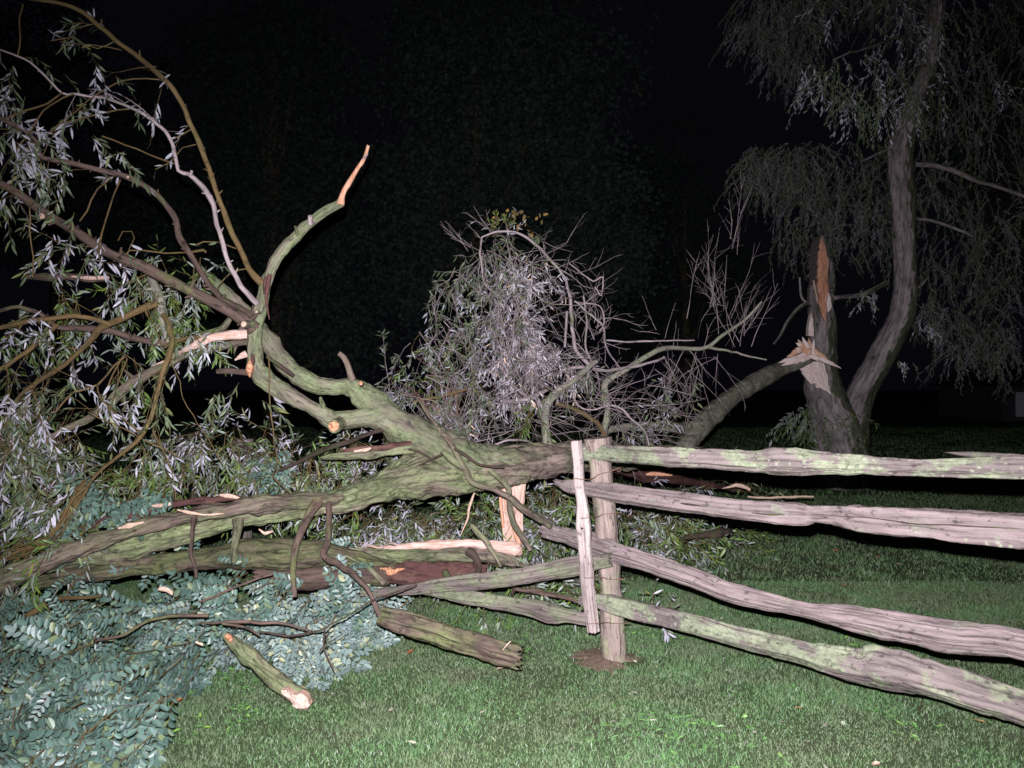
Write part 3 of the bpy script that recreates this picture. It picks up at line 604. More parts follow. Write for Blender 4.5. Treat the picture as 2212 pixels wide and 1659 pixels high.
tw([(252, 87, 4.25), (210, 105, 4.22), (150, 80, 4.18), (110, 88, 4.15)], 1.2, True, .06)
tw([(262, 108, 4.25), (205, 98, 4.2), (130, 90, 4.15)], 1.2)
tw([(200, 52, 4.2), (150, 65, 4.17), (115, 75, 4.15)], 1.0)
tw([(50, 10, 4.1), (42, 40, 4.08), (48, 80, 4.05), (38, 120, 4.02)], 2.0, False)
tw([(240, 385, 4.25), (215, 410, 4.22), (190, 455, 4.2), (172, 478, 4.18)], 2, False)
tw([(260, 388, 4.26), (245, 420, 4.23), (225, 470, 4.2), (212, 520, 4.17), (215, 560, 4.15)], 2, False)
tw([(510, 537, 4.55), (470, 523, 4.55), (440, 522, 4.53), (420, 530, 4.52)], 1.6)
tw([(470, 620, 4.6), (500, 588, 4.6), (540, 580, 4.6)], 1.3, False)
tw([(64, 430, 4.0), (68, 500, 4), (72, 560, 4), (71, 600, 4)], 1.6, False)
tw([(405, 545, 4.5), (360, 545, 4.48), (320, 540, 4.45), (280, 540, 4.4), (262, 560, 4.4)], 1.8)
tw([(278, 540, 4.4), (290, 515, 4.4), (285, 500, 4.4), (265, 500, 4.4), (255, 520, 4.4)], 1.2, False)
tw([(410, 545, 4.5), (440, 540, 4.5), (445, 545, 4.5)], 3, False)
tw([(290, 600, 4.3), (330, 680, 4.3), (400, 860, 4.2), (480, 1000, 4.2)], 1.0, False)
tw([(580, 770, 4.6), (582, 850, 4.6), (590, 930, 4.6), (600, 1000, 4.6), (592, 1030, 4.6), (640, 1080, 4.5)], 1.6, True, .05)
tw([(330, 930, 4.2), (360, 1010, 4.2), (380, 1080, 4.2)], 1.4, True)
tw([(190, 890, 4.2), (260, 930, 4.2), (330, 960, 4.2), (390, 990, 4.2)], 1.4, True)
tw([(270, 770, 4.3), (240, 790, 4.3), (210, 830, 4.25), (160, 850, 4.2), (120, 890, 4.2)], 2.2, True)
tw([(210, 830, 4.25), (216, 860, 4.2), (260, 905, 4.2), (300, 930, 4.2)], 2.0, True)
tw([(265, 770, 4.3), (230, 850, 4.25), (210, 900, 4.2)], 1.6, True); tw([(275, 775, 4.3), (245, 850, 4.25), (235, 900, 4.2)], 1.6, True)
tb.build('twigs', M['yellow'], FW); lf.build('leaves', M['wleaf'], FW)
# leaf clusters on the upper left branches
def clusters(spec, parent, seed, leafm='wleaf', twm='yellow', grav=.25, ll=.08, lw=.0138, name='leaves', sp=.02, L=(.12, .26)):
    rg = np.random.RandomState(seed); tb, lf = MB(), LB()
    for u, v, d, n in spec:
        for k in range(n):
            if rg.rand() < .38: continue
            p = P(u + rg.uniform(-18, 18), v - 18 + rg.uniform(-10, 10), d + rg.uniform(-.12, .12))
            dd = unit(np.array([rg.randn() * .7, rg.randn() * .5, -.5 + rg.randn() * .4])); X = wander(p, dd, rg.uniform(*L), 5, .2, grav, rg)
            twigtube(tb, X, .0018, .0008, 3); leaves_on(lf, X, sp, ll, lw, rg, start=.05)
    tb.build('twigs', M[twm], parent); lf.build(name, M[leafm], parent)
clusters([(30, 55, 4.1, 2), (150, 102, 4.2, 2), (205, 155, 4.22, 2), (232, 188, 4.2, 2), (75, 128, 4.1, 3), (60, 150, 4.1, 2), (20, 165, 4.05, 4), (12, 190, 4.0, 4), (145, 185, 4.15, 3), (12, 240, 4.0, 3), (40, 235, 4.0, 3), (195, 185, 4.2, 1), (200, 275, 4.2, 5), (205, 320, 4.2, 3), (30, 290, 4.0, 5), (70, 310, 4.0, 5), (110, 315, 4.05, 4), (140, 300, 4.1, 3), (268, 352, 4.22, 3), (60, 360, 4.0, 5), (20, 340, 4.0, 5), (115, 385, 4.05, 5), (130, 405, 4.05, 4), (240, 170, 4.2, 1), (310, 392, 4.3, 1), (325, 425, 4.3, 2), (12, 440, 3.95, 2), (148, 480, 4.12, 4), (120, 545, 4.1, 6), (160, 545, 4.1, 6), (190, 575, 4.15, 5), (100, 585, 4.1, 4), (60, 590, 4.1, 2), (235, 600, 4.2, 4), (220, 520, 4.2, 2), (400, 290, 4.4, 1), (310, 232, 4.3, 1), (450, 600, 4.5, 2), (260, 560, 4.25, 3), (20, 270, 4, 5), (50, 330, 4, 5), (8, 310, 4, 5), (650, 776, 4.75, 1), (625, 783, 4.7, 1)], FW, 21)
clusters([(u, 740 + (u % 37), 4.45, 2) for u in (385, 415, 430, 445, 470)] + [(290, 800, 4.3, 3), (480, 860, 4.7, 2), (530, 850, 4.7, 2), (470, 880, 4.8, 3), (575, 880, 4.6, 2), (615, 940, 4.6, 1)], FW, 22, ll=.09)

# ---------------------------------------------------------------- leafy brush masses of the fallen crown
def brush(name, label, spec, parentloc, seed, cat='brush', group=None, extra=None):
    """spec rows: u0,u1,v0,v1,d0,d1,n, dir, grav, leaf, L"""
    t = thing(name, label, cat, parentloc, group); rg = np.random.RandomState(seed); per = {}
    for (u0, u1, v0, v1, d0, d1, n, dr, grav, leafm, L, leafy) in spec:
        tb, lf = per.setdefault(leafm, (MB(), LB()))
        for k in range(n):
            if k % 4 == 0: cu, cv, cd = rg.uniform(u0, u1), rg.uniform(v0, v1), rg.uniform(d0, d1)
            p = P(cu + rg.randn() * 7, cv + rg.randn() * 6, cd + rg.randn() * .04)
            if p[2] < .06: p[2] = .06 + rg.rand() * .05
            dd = unit(np.array(dr) + rg.randn(3) * .45)
            X = spray(tb, lf, p, dd, rg.uniform(.6, 1.2) * L, .0026, 3, .18, grav, .078, .0128, .021, rg=rg, leafy=leafy)
    if extra: extra(t)
    for leafm, (tb, lf) in per.items():
        s = tb.build('twigs', M['yellow'] if leafm != 'wleaf_pink' else M['pinkgrey'], t)
        if lf.p:
            # keep leaves above the soil
            for a_ in lf.p: a_[:, 2] = np.maximum(a_[:, 2], .03)
            lf.build('leaves', M[leafm], t)
    return t
GB = 'willow brush around the fallen trunk'
brush('willow_brush', 'dense drooping willow foliage filling the left edge above the teal leaves', [
    (0, 120, 780, 900, 4.1, 4.7, 22, (-.2, 0, -1), .12, 'wleaf', .45, .95),
    (0, 150, 880, 1100, 4.0, 4.7, 46, (-.2, 0, -1), .12, 'wleaf', .4, .95),
    (-30, 130, 850, 1180, 4.4, 4.8, 46, (-.2, 0, -1), .12, 'wleaf_green', .5, .95),
    (100, 310, 920, 1070, 4.4, 5.0, 22, (0, 0, -1), .1, 'wleaf_green', .4, .95),
    (110, 340, 930, 1060, 4.3, 4.9, 14, (.1, 0, -1), .1, 'wleaf', .35, .9),
    (0, 120, 640, 760, 4.3, 4.8, 6, (-.3, 0, -1), .1, 'wleaf_green', .4, .9),
    (0, 200, 1100, 1200, 4.0, 4.3, 22, (-.6, 0, -.5), .05, 'wleaf_green', .35, .95)], P(80, 1200, 4.4), 31, group=GB)
brush('willow_brush', 'green drooping willow leaves below the forks of the brown branches', [
    (110, 260, 590, 680, 4.5, 4.9, 16, (.1, 0, -1), .16, 'wleaf_green', .32, .95),
    (300, 450, 560, 640, 4.6, 5.0, 24, (.1, 0, -1), .16, 'wleaf_green', .36, .95),
    (240, 330, 740, 800, 4.4, 4.7, 8, (.1, 0, -1), .16, 'wleaf_green', .3, .95)], P(300, 700, 4.7), 32, group=GB)
brush('willow_brush', 'silvery willow tips massed behind the trunk left of its fork', [
    (380, 520, 920, 1010, 4.9, 5.6, 36, (-.3, 0, -.6), .1, 'wleaf', .4, .9),
    (520, 720, 925, 1030, 4.9, 5.6, 52, (.1, 0, -.7), .1, 'wleaf', .36, .9),
    (400, 800, 960, 1060, 4.9, 5.4, 60, (-.2, 0, -.6), .08, 'wleaf_green', .4, .9),
    (720, 880, 930, 1000, 5.1, 5.6, 26, (.1, 0, -.6), .08, 'wleaf', .35, .9),
    (200, 420, 1010, 1090, 4.5, 5.0, 40, (-.2, 0, -.5), .06, 'wleaf_green', .36, .9)], P(560, 1100, 5.2), 33, group=GB)
brush('willow_brush', 'flattened willow leaves and yellow shoots packed under the trunk beside the pink plank', [
    (720, 1080, 1080, 1180, 5.35, 6.0, 110, (-.35, 0, -.6), .06, 'wleaf', .4, .97),
    (730, 1080, 1090, 1200, 5.4, 6.1, 70, (-.3, 0, -.6), .06, 'wleaf_green', .4, .97),
    (1080, 1250, 1050, 1200, 5.45, 6.1, 60, (-.1, 0, -.6), .06, 'wleaf_green', .38, .97),
    (1100, 1250, 1060, 1190, 5.4, 5.9, 50, (-.3, 0, -.5), .06, 'wleaf', .35, .97),
    (840, 1250, 1190, 1260, 5.0, 5.5, 50, (.2, 0, -.3), .02, 'wleaf_green', .35, .9)], P(1000, 1200, 5.7), 34, group=GB)
brush('willow_brush', 'willow sprigs strewn on the lawn just right of the fence post', [
    (1340, 1460, 1090, 1160, 5.6, 6.2, 34, (.2, 0, -.6), .05, 'wleaf', .32, .95),
    (1340, 1540, 1110, 1190, 5.5, 6.6, 44, (.5, -.2, -.3), .03, 'wleaf_green', .36, .9),
    (1500, 1640, 1150, 1180, 6.3, 7.2, 18, (.8, -.1, -.1), .02, 'wleaf_green', .4, .8),
    (1340, 1600, 1010, 1070, 7.2, 9.0, 26, (.5, 0, .1), .04, 'wleaf', .5, .6),
    (1150, 1290, 1250, 1330, 4.6, 5.2, 18, (.3, 0, -.2), .03, 'wleaf_green', .3, .8),
    (1350, 1480, 1260, 1330, 4.6, 5.1, 5, (.7, 0, -.1), .02, 'wleaf', .22, .8)], P(1420, 1200, 5.9), 35, group=GB)

# ---------------------------------------------------------------- centre: arching branch and tangled twigs
AB = thing('arching_branch', 'tall hoop of bent willow branch hung with silvery leaves in the centre', 'branch', P(1186, 1000, 6.4))
cb = [
 ([(1041, 512, 6.3, 1.6), (1077, 501, 6.3, 2.2), (1114, 501, 6.3, 2.6), (1150, 520, 6.3, 2.8), (1187, 560, 6.3, 3), (1219, 600, 6.3, 3.2), (1234, 644, 6.3, 3.6), (1236, 713, 6.3, 3.8), (1245, 760, 6.3, 4), (1274, 790, 6.3, 5)], 'pinkgrey'),
 ([(1290, 780, 6.3, 4), (1274, 790, 6.3, 6), (1241, 822, 6.3, 6.5), (1205, 845, 6.3, 7), (1180, 880, 6.35, 9), (1178, 920, 6.4, 10), (1186, 985, 6.4, 12)], 'grey'),
 ([(1160, 862, 6.35, 4), (1172, 880, 6.4, 6), (1200, 850, 6.45, 5), (1260, 795, 6.5, 4), (1215, 800, 6.5, 3)], 'pinkgrey'),
 ([(1041, 512, 6.3, 1.6), (1035, 560, 6.3, 1.8), (1050, 610, 6.3, 2), (1075, 640, 6.3, 2), (1130, 700, 6.3, 1.8)], 'pinkgrey'),
 ([(1085, 865, 6.4, 4.5), (1120, 868, 6.4, 5), (1160, 855, 6.4, 5), (1185, 840, 6.4, 3)], 'pinkgrey'),
 ([(1200, 870, 6.5, 5), (1240, 885, 6.5, 5.5), (1290, 915, 6.5, 5), (1310, 960, 6.5, 5)], 'yellow'),
 ([(1225, 672, 6.4, 3), (1222, 700, 6.4, 2.8), (1220, 750, 6.4, 2.8)], 'pinkgrey'),
 ([(895, 868, 6.1, 4), (960, 853, 6.1, 3.6), (1010, 840, 6.1, 2.6)], 'yellow'),
 ([(1080, 790, 6.4, 2.6), (1110, 830, 6.4, 3), (1150, 870, 6.4, 4)], 'pinkgrey'),
 ([(1060, 965, 6.2, 2.2), (1100, 950, 6.2, 2.4), (1140, 952, 6.2, 2.2), (1160, 965, 6.2, 2)], 'pinkgrey')]
RC = []
for pts, mt in cb:
    m_ = MB(); RC.append(tube(m_, px(pts), 12, .03, .1, 14, .1)); m_.build('branch', M[mt], AB)
def center_foliage():
    global SIDE; SIDE = .8
    rg = np.random.RandomState(41); sets = {'wleaf': (MB(), LB()), 'wleaf_green': (MB(), LB()), 'wleaf_pink': (MB(), LB())}
    rows = [ # u0 u1 v0 v1 n dir grav mat L
     (1040, 1180, 515, 560, 40, (-.1, 0, -1), .14, 'wleaf', .42), (1040, 1170, 560, 640, 34, (0, 0, -1), .1, 'wleaf_pink', .4),
     (985, 1050, 570, 640, 18, (-.1, 0, -.8), .16, 'wleaf', .36), (930, 1000, 615, 690, 12, (.1, 0, -1), .18, 'wleaf', .34),
     (1060, 1160, 640, 760, 54, (.1, 0, -1), .1, 'wleaf_pink', .38), (1000, 1150, 650, 800, 40, (-.2, 0, -1), .12, 'wleaf', .38),
     (910, 1020, 690, 800, 22, (-.2, 0, -1), .14, 'wleaf_green', .42), (900, 1010, 690, 790, 26, (-.2, 0, -1), .14, 'wleaf', .36),
     (1110, 1230, 745, 800, 40, (0, 0, -.8), .12, 'wleaf_pink', .28), (830, 900, 820, 880, 34, (-.3, 0, -.5), .14, 'wleaf', .34),
     (900, 1090, 810, 880, 44, (-.1, 0, -1), .12, 'wleaf', .34), (880, 1010, 870, 930, 50, (0, 0, -1), .1, 'wleaf', .26),
     (950, 1150, 820, 920, 40, (0, 0, -1), .1, 'wleaf_pink', .3), (1130, 1170, 830, 890, 14, (0, 0, -1), .1, 'wleaf_green', .42),
     (1200, 1290, 790, 840, 16, (.1, 0, -1), .1, 'wleaf', .24)]
    for (u0, u1, v0, v1, n, dr, gr, mt, L) in rows:
        tb, lf = sets[mt]
        for k in range(int(n * .8)):
            if k % 3 == 0: cu, cv, cd = rg.uniform(u0, u1), rg.uniform(v0, v1), rg.uniform(6.0, 6.9)
            p = P(cu + rg.randn() * 7, cv + rg.randn() * 6, cd + rg.randn() * .05); dd = unit(np.array(dr) + rg.randn(3) * .6)
            spray(tb, lf, p, dd, L * rg.uniform(.6, 1.2), .0030, 4, 0.24, gr * .7, .075, .0128, .024, rg=rg, leafy=.62, subsp=1.2)
    # sprig tips on top
    tb, lf = sets['wleaf_green']
    for k in range(10):
        spray(tb, lf, P(rg.uniform(1060, 1110), rg.uniform(490, 510), 6.3), (rg.randn() * .4, 0, 1), .14, .002, 1, .2, .02, .07, .014, .03, rg=rg)
    for mt, (tb, lf) in sets.items():
        tb.build('twigs', M['pinkgrey'] if mt != 'wleaf_green' else M['yellow'], AB); lf.build('leaves', M[mt], AB)
center_foliage(); SIDE = .62
def bare_twigs(parent, rows, seed, mt='pinkgrey', name='twigs', r=.0032):
    rg = np.random.RandomState(seed); tb = MB()
    for (u0, u1, v0, v1, d0, d1, n, dr, grav, L, curl, subs) in rows:
        for k in range(n):
            p = P(rg.uniform(u0, u1), rg.uniform(v0, v1), rg.uniform(d0, d1))
            spray(tb, None, p, unit(np.array(dr) + rg.randn(3) * .4), L * rg.uniform(.6, 1.2), r * rg.uniform(.7, 1.3), subs, curl, grav, leafy=0, rg=rg)
    return tb.build(name, M[mt], parent)
bare_twigs(AB, [(1170, 1250, 520, 620, 6.2, 6.5, 6, (1, 0, .2), .01, .4, .12, 3), (1000, 1060, 520, 560, 6.2, 6.5, 6, (-1, 0, .5), .01, .26, .15, 3), (1050, 1100, 480, 510, 6.3, 6.4, 3, (-.4, 0, 1), .0, .3, .15, 2),
    (1040, 1180, 530, 800, 5.95, 6.3, 60, (.2, 0, -.6), .02, .5, .3, 3), (900, 1050, 650, 850, 5.95, 6.2, 24, (.2, 0, -.5), .04, .45, .25, 3), (1130, 1260, 740, 830, 6.0, 6.3, 26, (.3, 0, -.3), .02, .4, .3, 3), (1100, 1200, 860, 950, 6.2, 6.8, 24, (.4, 0, .1), .03, .5, .2, 3), (900, 1100, 880, 960, 6.2, 6.8, 30, (.4, 0, .2), .03, .45, .2, 3)], 51)
bare_twigs(AB, [(920, 1000, 860, 900, 6.1, 6.3, 14, (-.1, 0, 1), .0, .38, .2, 3)], 52, 'twig_red')

TB = thing('bare_twig_tangle', 'leafless tangle of curling grey twigs right of the arching branch', 'branch', P(1310, 1000, 6.6))
for pts, mt in [([(1310, 985, 6.8, 8), (1305, 940, 6.8, 7), (1313, 880, 6.8, 6.5), (1306, 835, 6.8, 6.5), (1315, 820, 6.8, 6), (1345, 803, 6.8, 6), (1400, 768, 6.9, 5.5), (1440, 752, 7, 5), (1520, 752, 7.2, 4), (1560, 725, 7.3, 3.8), (1610, 690, 7.4, 3.4), (1645, 652, 7.4, 2)], 'grey'),
     ([(1280, 797, 6.6, 3.5), (1310, 800, 6.6, 3.5), (1369, 790, 6.7, 3.2), (1410, 782, 6.8, 3), (1435, 772, 6.9, 2.5)], 'pinkgrey'),
     ([(1530, 750, 7.2, 3), (1580, 760, 7.3, 2.4), (1655, 777, 7.4, 1.6)], 'grey'),
     ([(1295, 715, 6.6, 2), (1305, 700, 6.6, 2), (1297, 660, 6.6, 1.6), (1240, 652, 6.6, 1.6)], 'pinkgrey'),
     ([(1241, 650, 6.5, 2.2), (1280, 680, 6.5, 2.2), (1305, 705, 6.5, 2.2), (1312, 760, 6.5, 1.8), (1345, 800, 6.6, 1.6)], 'pinkgrey'),
     ([(1228, 568, 6.5, 1.5), (1255, 590, 6.5, 1.6), (1280, 606, 6.5, 1.6), (1302, 597, 6.5, 1.6), (1300, 640, 6.5, 1.5), (1285, 620, 6.5, 1.3)], 'pinkgrey'),
     ([(1310, 735, 6.5, 2), (1420, 736, 6.6, 1.8), (1500, 735, 6.7, 1.4)], 'pinkgrey'),
     ([(1255, 800, 6.5, 2.5), (1240, 830, 6.5, 2.2), (1255, 880, 6.5, 2), (1330, 880, 6.4, 2), (1370, 905, 6.3, 1.8), (1395, 940, 6.2, 1.4), (1403, 965, 6.2, 1)], 'pinkgrey'),
     ([(1260, 640, 6.5, 2), (1270, 690, 6.5, 2), (1265, 740, 6.5, 2), (1280, 790, 6.5, 2.5)], 'pinkgrey')]:
    m_ = MB(); tube(m_, px(pts), 12, .03, .1, 14, .1); m_.build('branch', M[mt], TB)
bare_twigs(TB, [(1240, 1300, 620, 780, 6.4, 6.8, 22, (.2, 0, .5), -.02, .4, .32, 3), (1240, 1320, 760, 900, 6.4, 6.9, 34, (.2, 0, .1), .02, .5, .3, 3), (1300, 1420, 830, 950, 6.5, 7.2, 26, (.5, 0, 0), .03, .55, .18, 3),
    (1480, 1640, 660, 750, 7.1, 7.5, 18, (.1, 0, 1), -.01, .55, .12, 5), (1530, 1600, 500, 690, 7.3, 7.5, 10, (.25, 0, 1), -.02, .6, .1, 5), (1400, 1560, 755, 800, 7, 7.4, 14, (0, 0, -1), .05, .55, .12, 3), (1380, 1500, 700, 750, 7, 7.2, 5, (.2, 0, 1), 0, .3, .12, 2)], 53)
rg = np.random.RandomState(54); tb, lf = MB(), LB()
for k in range(22): spray(tb, lf, P(rg.uniform(1410, 1500), rg.uniform(790, 900), 7.1), (-.3 + rg.randn() * .5, 0, -.5), .32, .0024, 2, .15, .08, .08, .015, .045, rg=rg, leafy=.7)
for k in range(26): spray(tb, lf, P(rg.uniform(1290, 1420), rg.uniform(880, 960), 6.7), (rg.randn() * .6, 0, -.4), .3, .0024, 2, .15, .08, .085, .016, .05, rg=rg, leafy=.7)
tb.build('twigs', M['pinkgrey'], TB); lf.build('leaves', M['wleaf'], TB)

# ---------------------------------------------------------------- logs and broken wood under the trunk
LG = thing('hollow_log', 'low mossy log with rotten dark red hollow lying under the trunk', 'log', P(620, 1240, 4.7))
limb([(60, 1262, 4.2, 8), (150, 1245, 4.3, 16), (260, 1226, 4.4, 18), (365, 1216, 4.5, 20), (474, 1203, 4.55, 26), (560, 1198, 4.6, 30), (640, 1200, 4.65, 30), (700, 1200, 4.7, 28), (760, 1210, 4.75, 24), (830, 1225, 4.8, 18), (900, 1240, 4.85, 10)], 'log_body', M['dullmoss'], LG, 48, .014, .16, 8, .009, .15)
limb([(560, 1240, 4.5, 8), (640, 1250, 4.55, 22), (700, 1248, 4.6, 24), (770, 1242, 4.7, 22), (830, 1246, 4.75, 20)], 'broken_bark', M['brown'], LG, 32, .014, .16, 8, .009, .15, (.05, .05))
limb([(800, 1225, 4.82, 14), (850, 1232, 4.82, 22), (920, 1240, 4.85, 24), (980, 1236, 4.9, 20), (1040, 1228, 4.95, 8)], 'rotten_core', M['redrot'], LG, 32, .014, .3, 12, .010, .2, (.05, .05))
limb([(822, 1229, 4.71, 3), (835, 1230, 4.695, 6), (850, 1236, 4.69, 6), (868, 1230, 4.70, 4), (875, 1228, 4.71, 1)], 'orange_patch', M['orange'], LG, 12, .008, .7, 26)
limb([(745, 1200, 4.6, 4), (790, 1228, 4.62, 5), (830, 1262, 4.6, 5)], 'branch', M['moss'], LG, 10)
SL = thing('split_log', 'split green log with a long pale pink torn top surface', 'log', P(950, 1215, 4.9))
limb([(752, 1190, 4.8, 3), (800, 1196, 4.82, 13), (870, 1200, 4.85, 18), (950, 1196, 4.88, 18), (1030, 1197, 4.9, 17), (1090, 1205, 4.92, 16), (1150, 1225, 4.95, 5)], 'log_body', M['moss'], SL, 36, .012, .16, 9, .007, .15)
limb([(778, 1188, 4.84, 1.5), (830, 1185, 4.84, 4), (880, 1180, 4.83, 8), (950, 1176, 4.84, 10), (1010, 1174, 4.85, 10), (1060, 1178, 4.86, 11), (1110, 1186, 4.87, 12), (1125, 1196, 4.88, 6)], 'torn_face', M['tornh'], SL, 24, .01, .3, 14, .004, .2)
rg = np.random.RandomState(61); m_ = MB()
for k in range(26):
    u = rg.uniform(780, 900); X = wander(P(u, 1186 - (u - 780) * .06, 4.82), (-1, 0, .15 + rg.randn() * .12), rg.uniform(.05, .18), 4, .1, 0, rg); twigtube(m_, X, .003, .0006, 4)
m_.build('splinters', M['tornh'], SL)
def plate(poly, d, th, name, mt, parent=None, bul=.0, sub=5, seed=0, tag_=None, edge=.5):
    """irregular slab of wood: outline points (u,v[,dd]) at real distance with thickness; surface broken into ridges"""
    import bmesh
    bm = bmesh.new(); rg = np.random.RandomState(seed)
    pts = []
    n = len(poly)
    for i in range(n):
        a_, b_ = np.array(poly[i][:2], float), np.array(poly[(i + 1) % n][:2], float)
        da = poly[i][2] if len(poly[i]) > 2 else 0; db = poly[(i + 1) % n][2] if len(poly[(i + 1) % n]) > 2 else 0
        k = max(1, int(np.hypot(*(b_ - a_)) / 5))
        for j in range(k):
            q = a_ + (b_ - a_) * j / k + (rg.randn(2) * edge if j else 0); pts.append((q[0], q[1], d + da + (db - da) * j / k))
    c = np.mean([[p[0], p[1], p[2]] for p in pts], 0)
    fr = [bm.verts.new(P(*p)) for p in pts]; bk_ = [bm.verts.new(P(*p) + np.array([0, th, 0])) for p in pts]
    rings = [fr]
    for s in (.72, .45, .2):
        rings.append([bm.verts.new(P(c[0] + (p[0] - c[0]) * s, c[1] + (p[1] - c[1]) * s, c[2] + (p[2] - c[2]) * s) + np.array([0, -(1 - s) * bul + rg.randn() * bul * .25, 0])) for p in pts])
    m_ = len(pts)
    for r0, r1 in zip(rings[:-1], rings[1:]):
        for i in range(m_): bm.faces.new((r0[i], r0[(i + 1) % m_], r1[(i + 1) % m_], r1[i]))
    cf = bm.verts.new(P(*c) + np.array([0, -bul, 0])); cb_ = bm.verts.new(P(*c) + np.array([0, th, 0]))
    for i in range(m_):
        bm.faces.new((rings[-1][i], rings[-1][(i + 1) % m_], cf)); bm.faces.new((bk_[(i + 1) % m_], bk_[i], cb_)); bm.faces.new((fr[(i + 1) % m_], fr[i], bk_[i], bk_[(i + 1) % m_]))
    bmesh.ops.recalc_face_normals(bm, faces=bm.faces)
    base = LOC[parent.name] if parent is not None else P(*c)
    for v_ in bm.verts: v_.co = Vector(tuple(np.array(v_.co) - base))
    me = bpy.data.meshes.new(name); bm.to_mesh(me); bm.free(); me.materials.append(M[mt])
    o = bpy.data.objects.new(name, me); C.objects.link(o)
    if parent is not None: o.parent = parent
    else: o.location = tuple(base)
    LOC[o.name] = base
    return o
PK = thing('torn_plank', 'upright slab of torn pink wood propped under the trunk', 'broken wood', P(1105, 1200, 5.2))
plate([(1078, 1046), (1136, 1046), (1133, 1085), (1129, 1110), (1130, 1150), (1126, 1195), (1120, 1207), (1112, 1195), (1100, 1198), (1090, 1190), (1086, 1150), (1084, 1110), (1079, 1075)], 5.22, .05, 'slab', 'torn', PK, .015, seed=2)
limb([(1082, 1050, 5.2, 3), (1083, 1080, 5.19, 4), (1087, 1140, 5.18, 2.5)], 'splinter', M['tornbrown'], PK, 8, .012, .3)
limb([(1131, 1050, 5.2, 4), (1127, 1090, 5.18, 4.5), (1128, 1130, 5.18, 2)], 'splinter', M['torn'], PK, 8, .012, .3)
limb([(1107, 1120, 5.18, 1), (1112, 1150, 5.16, 5), (1118, 1185, 5.17, 5), (1124, 1208, 5.19, 2)], 'splinter', M['tornbrown'], PK, 8, .012, .3)
m_ = MB(); tube(m_, px([(1026, 1062, 5.25, 1.6), (1018, 1085, 5.22, 3.2), (1008, 1120, 5.2, 2.4), (995, 1157, 5.18, 1)]), 7, .02); tag(m_.build('splinter', M['cut']), 'thin white wood sliver leaning below the trunk left of the pink slab', 'splinter')

FB = thing('fallen_branch', 'slender mossy branch draped diagonally across the trunk to the stake', 'branch', P(1040, 1140, 4.9))
for a_, mt, l in (([(903, 862, 5.1, 3), (930, 900, 5.0, 5), (955, 935, 4.9, 5.5), (980, 968, 4.82, 6.5), (1000, 1008, 4.78, 7), (1024, 1042, 4.76, 7.5), (1080, 1062, 4.74, 7), (1124, 1094, 4.7, 7), (1160, 1118, 4.62, 8), (1190, 1138, 4.55, 6)], 'moss2', None),
     ([(955, 975, 4.84, 6), (975, 992, 4.8, 8), (1000, 1012, 4.78, 6)], 'moss', None),
     ([(1057, 1015, 4.95, 4), (1080, 1035, 4.9, 6), (1094, 1052, 4.85, 6.5), (1103, 1095, 4.78, 6.5), (1114, 1130, 4.75, 7), (1128, 1161, 4.72, 6.5), (1146, 1190, 4.7, 4)], 'moss', None),
     ([(1016, 1134, 4.7, 4), (1025, 1140, 4.7, 7), (1044, 1161, 4.7, 6.5), (1066, 1195, 4.68, 5.5), (1082, 1225, 4.66, 3)], 'moss', None),
     ([(1010, 1190, 4.75, 8), (1024, 1200, 4.73, 8.5), (1033, 1220, 4.74, 8), (1032, 1242, 4.78, 8)], 'darkbark', None),
     ([(879, 970, 4.82, 3), (905, 976, 4.78, 2.6), (929, 989, 4.76, 2.2), (940, 1000, 4.76, 1.6)], 'darkbark', None), ([(905, 1006, 4.76, 1.6), (930, 993, 4.75, 2.6), (956, 982, 4.75, 3)], 'darkbark', None),
     ([(982, 970, 4.78, 3.4), (1010, 988, 4.74, 3.4), (1035, 1002, 4.73, 3), (1065, 1008, 4.73, 2.6), (1090, 1010, 4.73, 1.6)], 'darkbark', None),
     ([(960, 1232, 4.7, 8), (970, 1250, 4.7, 7), (985, 1258, 4.72, 4)], 'darkbark', None)):
    limb(a_, 'branch', M[mt], FB, 14, .014, .2, 14)
SLG = MB()
m_ = MB(); tube(m_, px([(822, 1330, 4.08, 22), (850, 1338, 4.06, 25), (900, 1355, 4.03, 27), (960, 1374, 4.0, 27), (1040, 1397, 3.96, 27), (1095, 1414, 3.93, 26), (1112, 1419, 3.92, 25)]), 60, .01, .14, 9, .12, .014, (0, .05), flat=.8, poly=4, rz=.06)
o = m_.build('cracked_log', M['dullmoss'])
tag(o, 'short cracked mossy log lying on the lawn below the left rails', 'log')
crk = MB(); tube(crk, px([(850, 1346, 3.985, .5), (920, 1366, 3.955, 2.2), (1000, 1392, 3.92, 1.6), (1070, 1418, 3.885, 3), (1112, 1432, 3.875, 2.5)]), 8, .01, .3, 20)  # dark surface sliver stands in for the shade down the crack
LOC[o.name] = np.array(o.location); crk.build('crack', M['darkbark'], o)
BB = thing('broken_branch', 'mossy branch on the lawn with a splintered pink lower end', 'branch', P(600, 1500, 3.9))
limb([(490, 1375, 3.96, 9), (515, 1395, 3.93, 14), (560, 1435, 3.88, 17), (610, 1478, 3.83, 19), (652, 1512, 3.79, 19), (662, 1522, 3.78, 16)], 'stem', M['moss'], BB, 40, .01, .16, 10, .006, .12, (.02, .02))
plate([(608, 1491), (618, 1490), (630, 1500), (640, 1502), (650, 1498), (662, 1506), (670, 1524), (662, 1530), (640, 1532), (632, 1526), (625, 1512), (612, 1503)], 3.70, .05, 'torn_end', 'torn', BB, .02, seed=4, edge=1.2)
limb([(490, 1372, 3.9, 6), (497, 1378, 3.89, 7), (500, 1385, 3.88, 4)], 'torn_end', M['orange'], BB, 10, .01, .4)

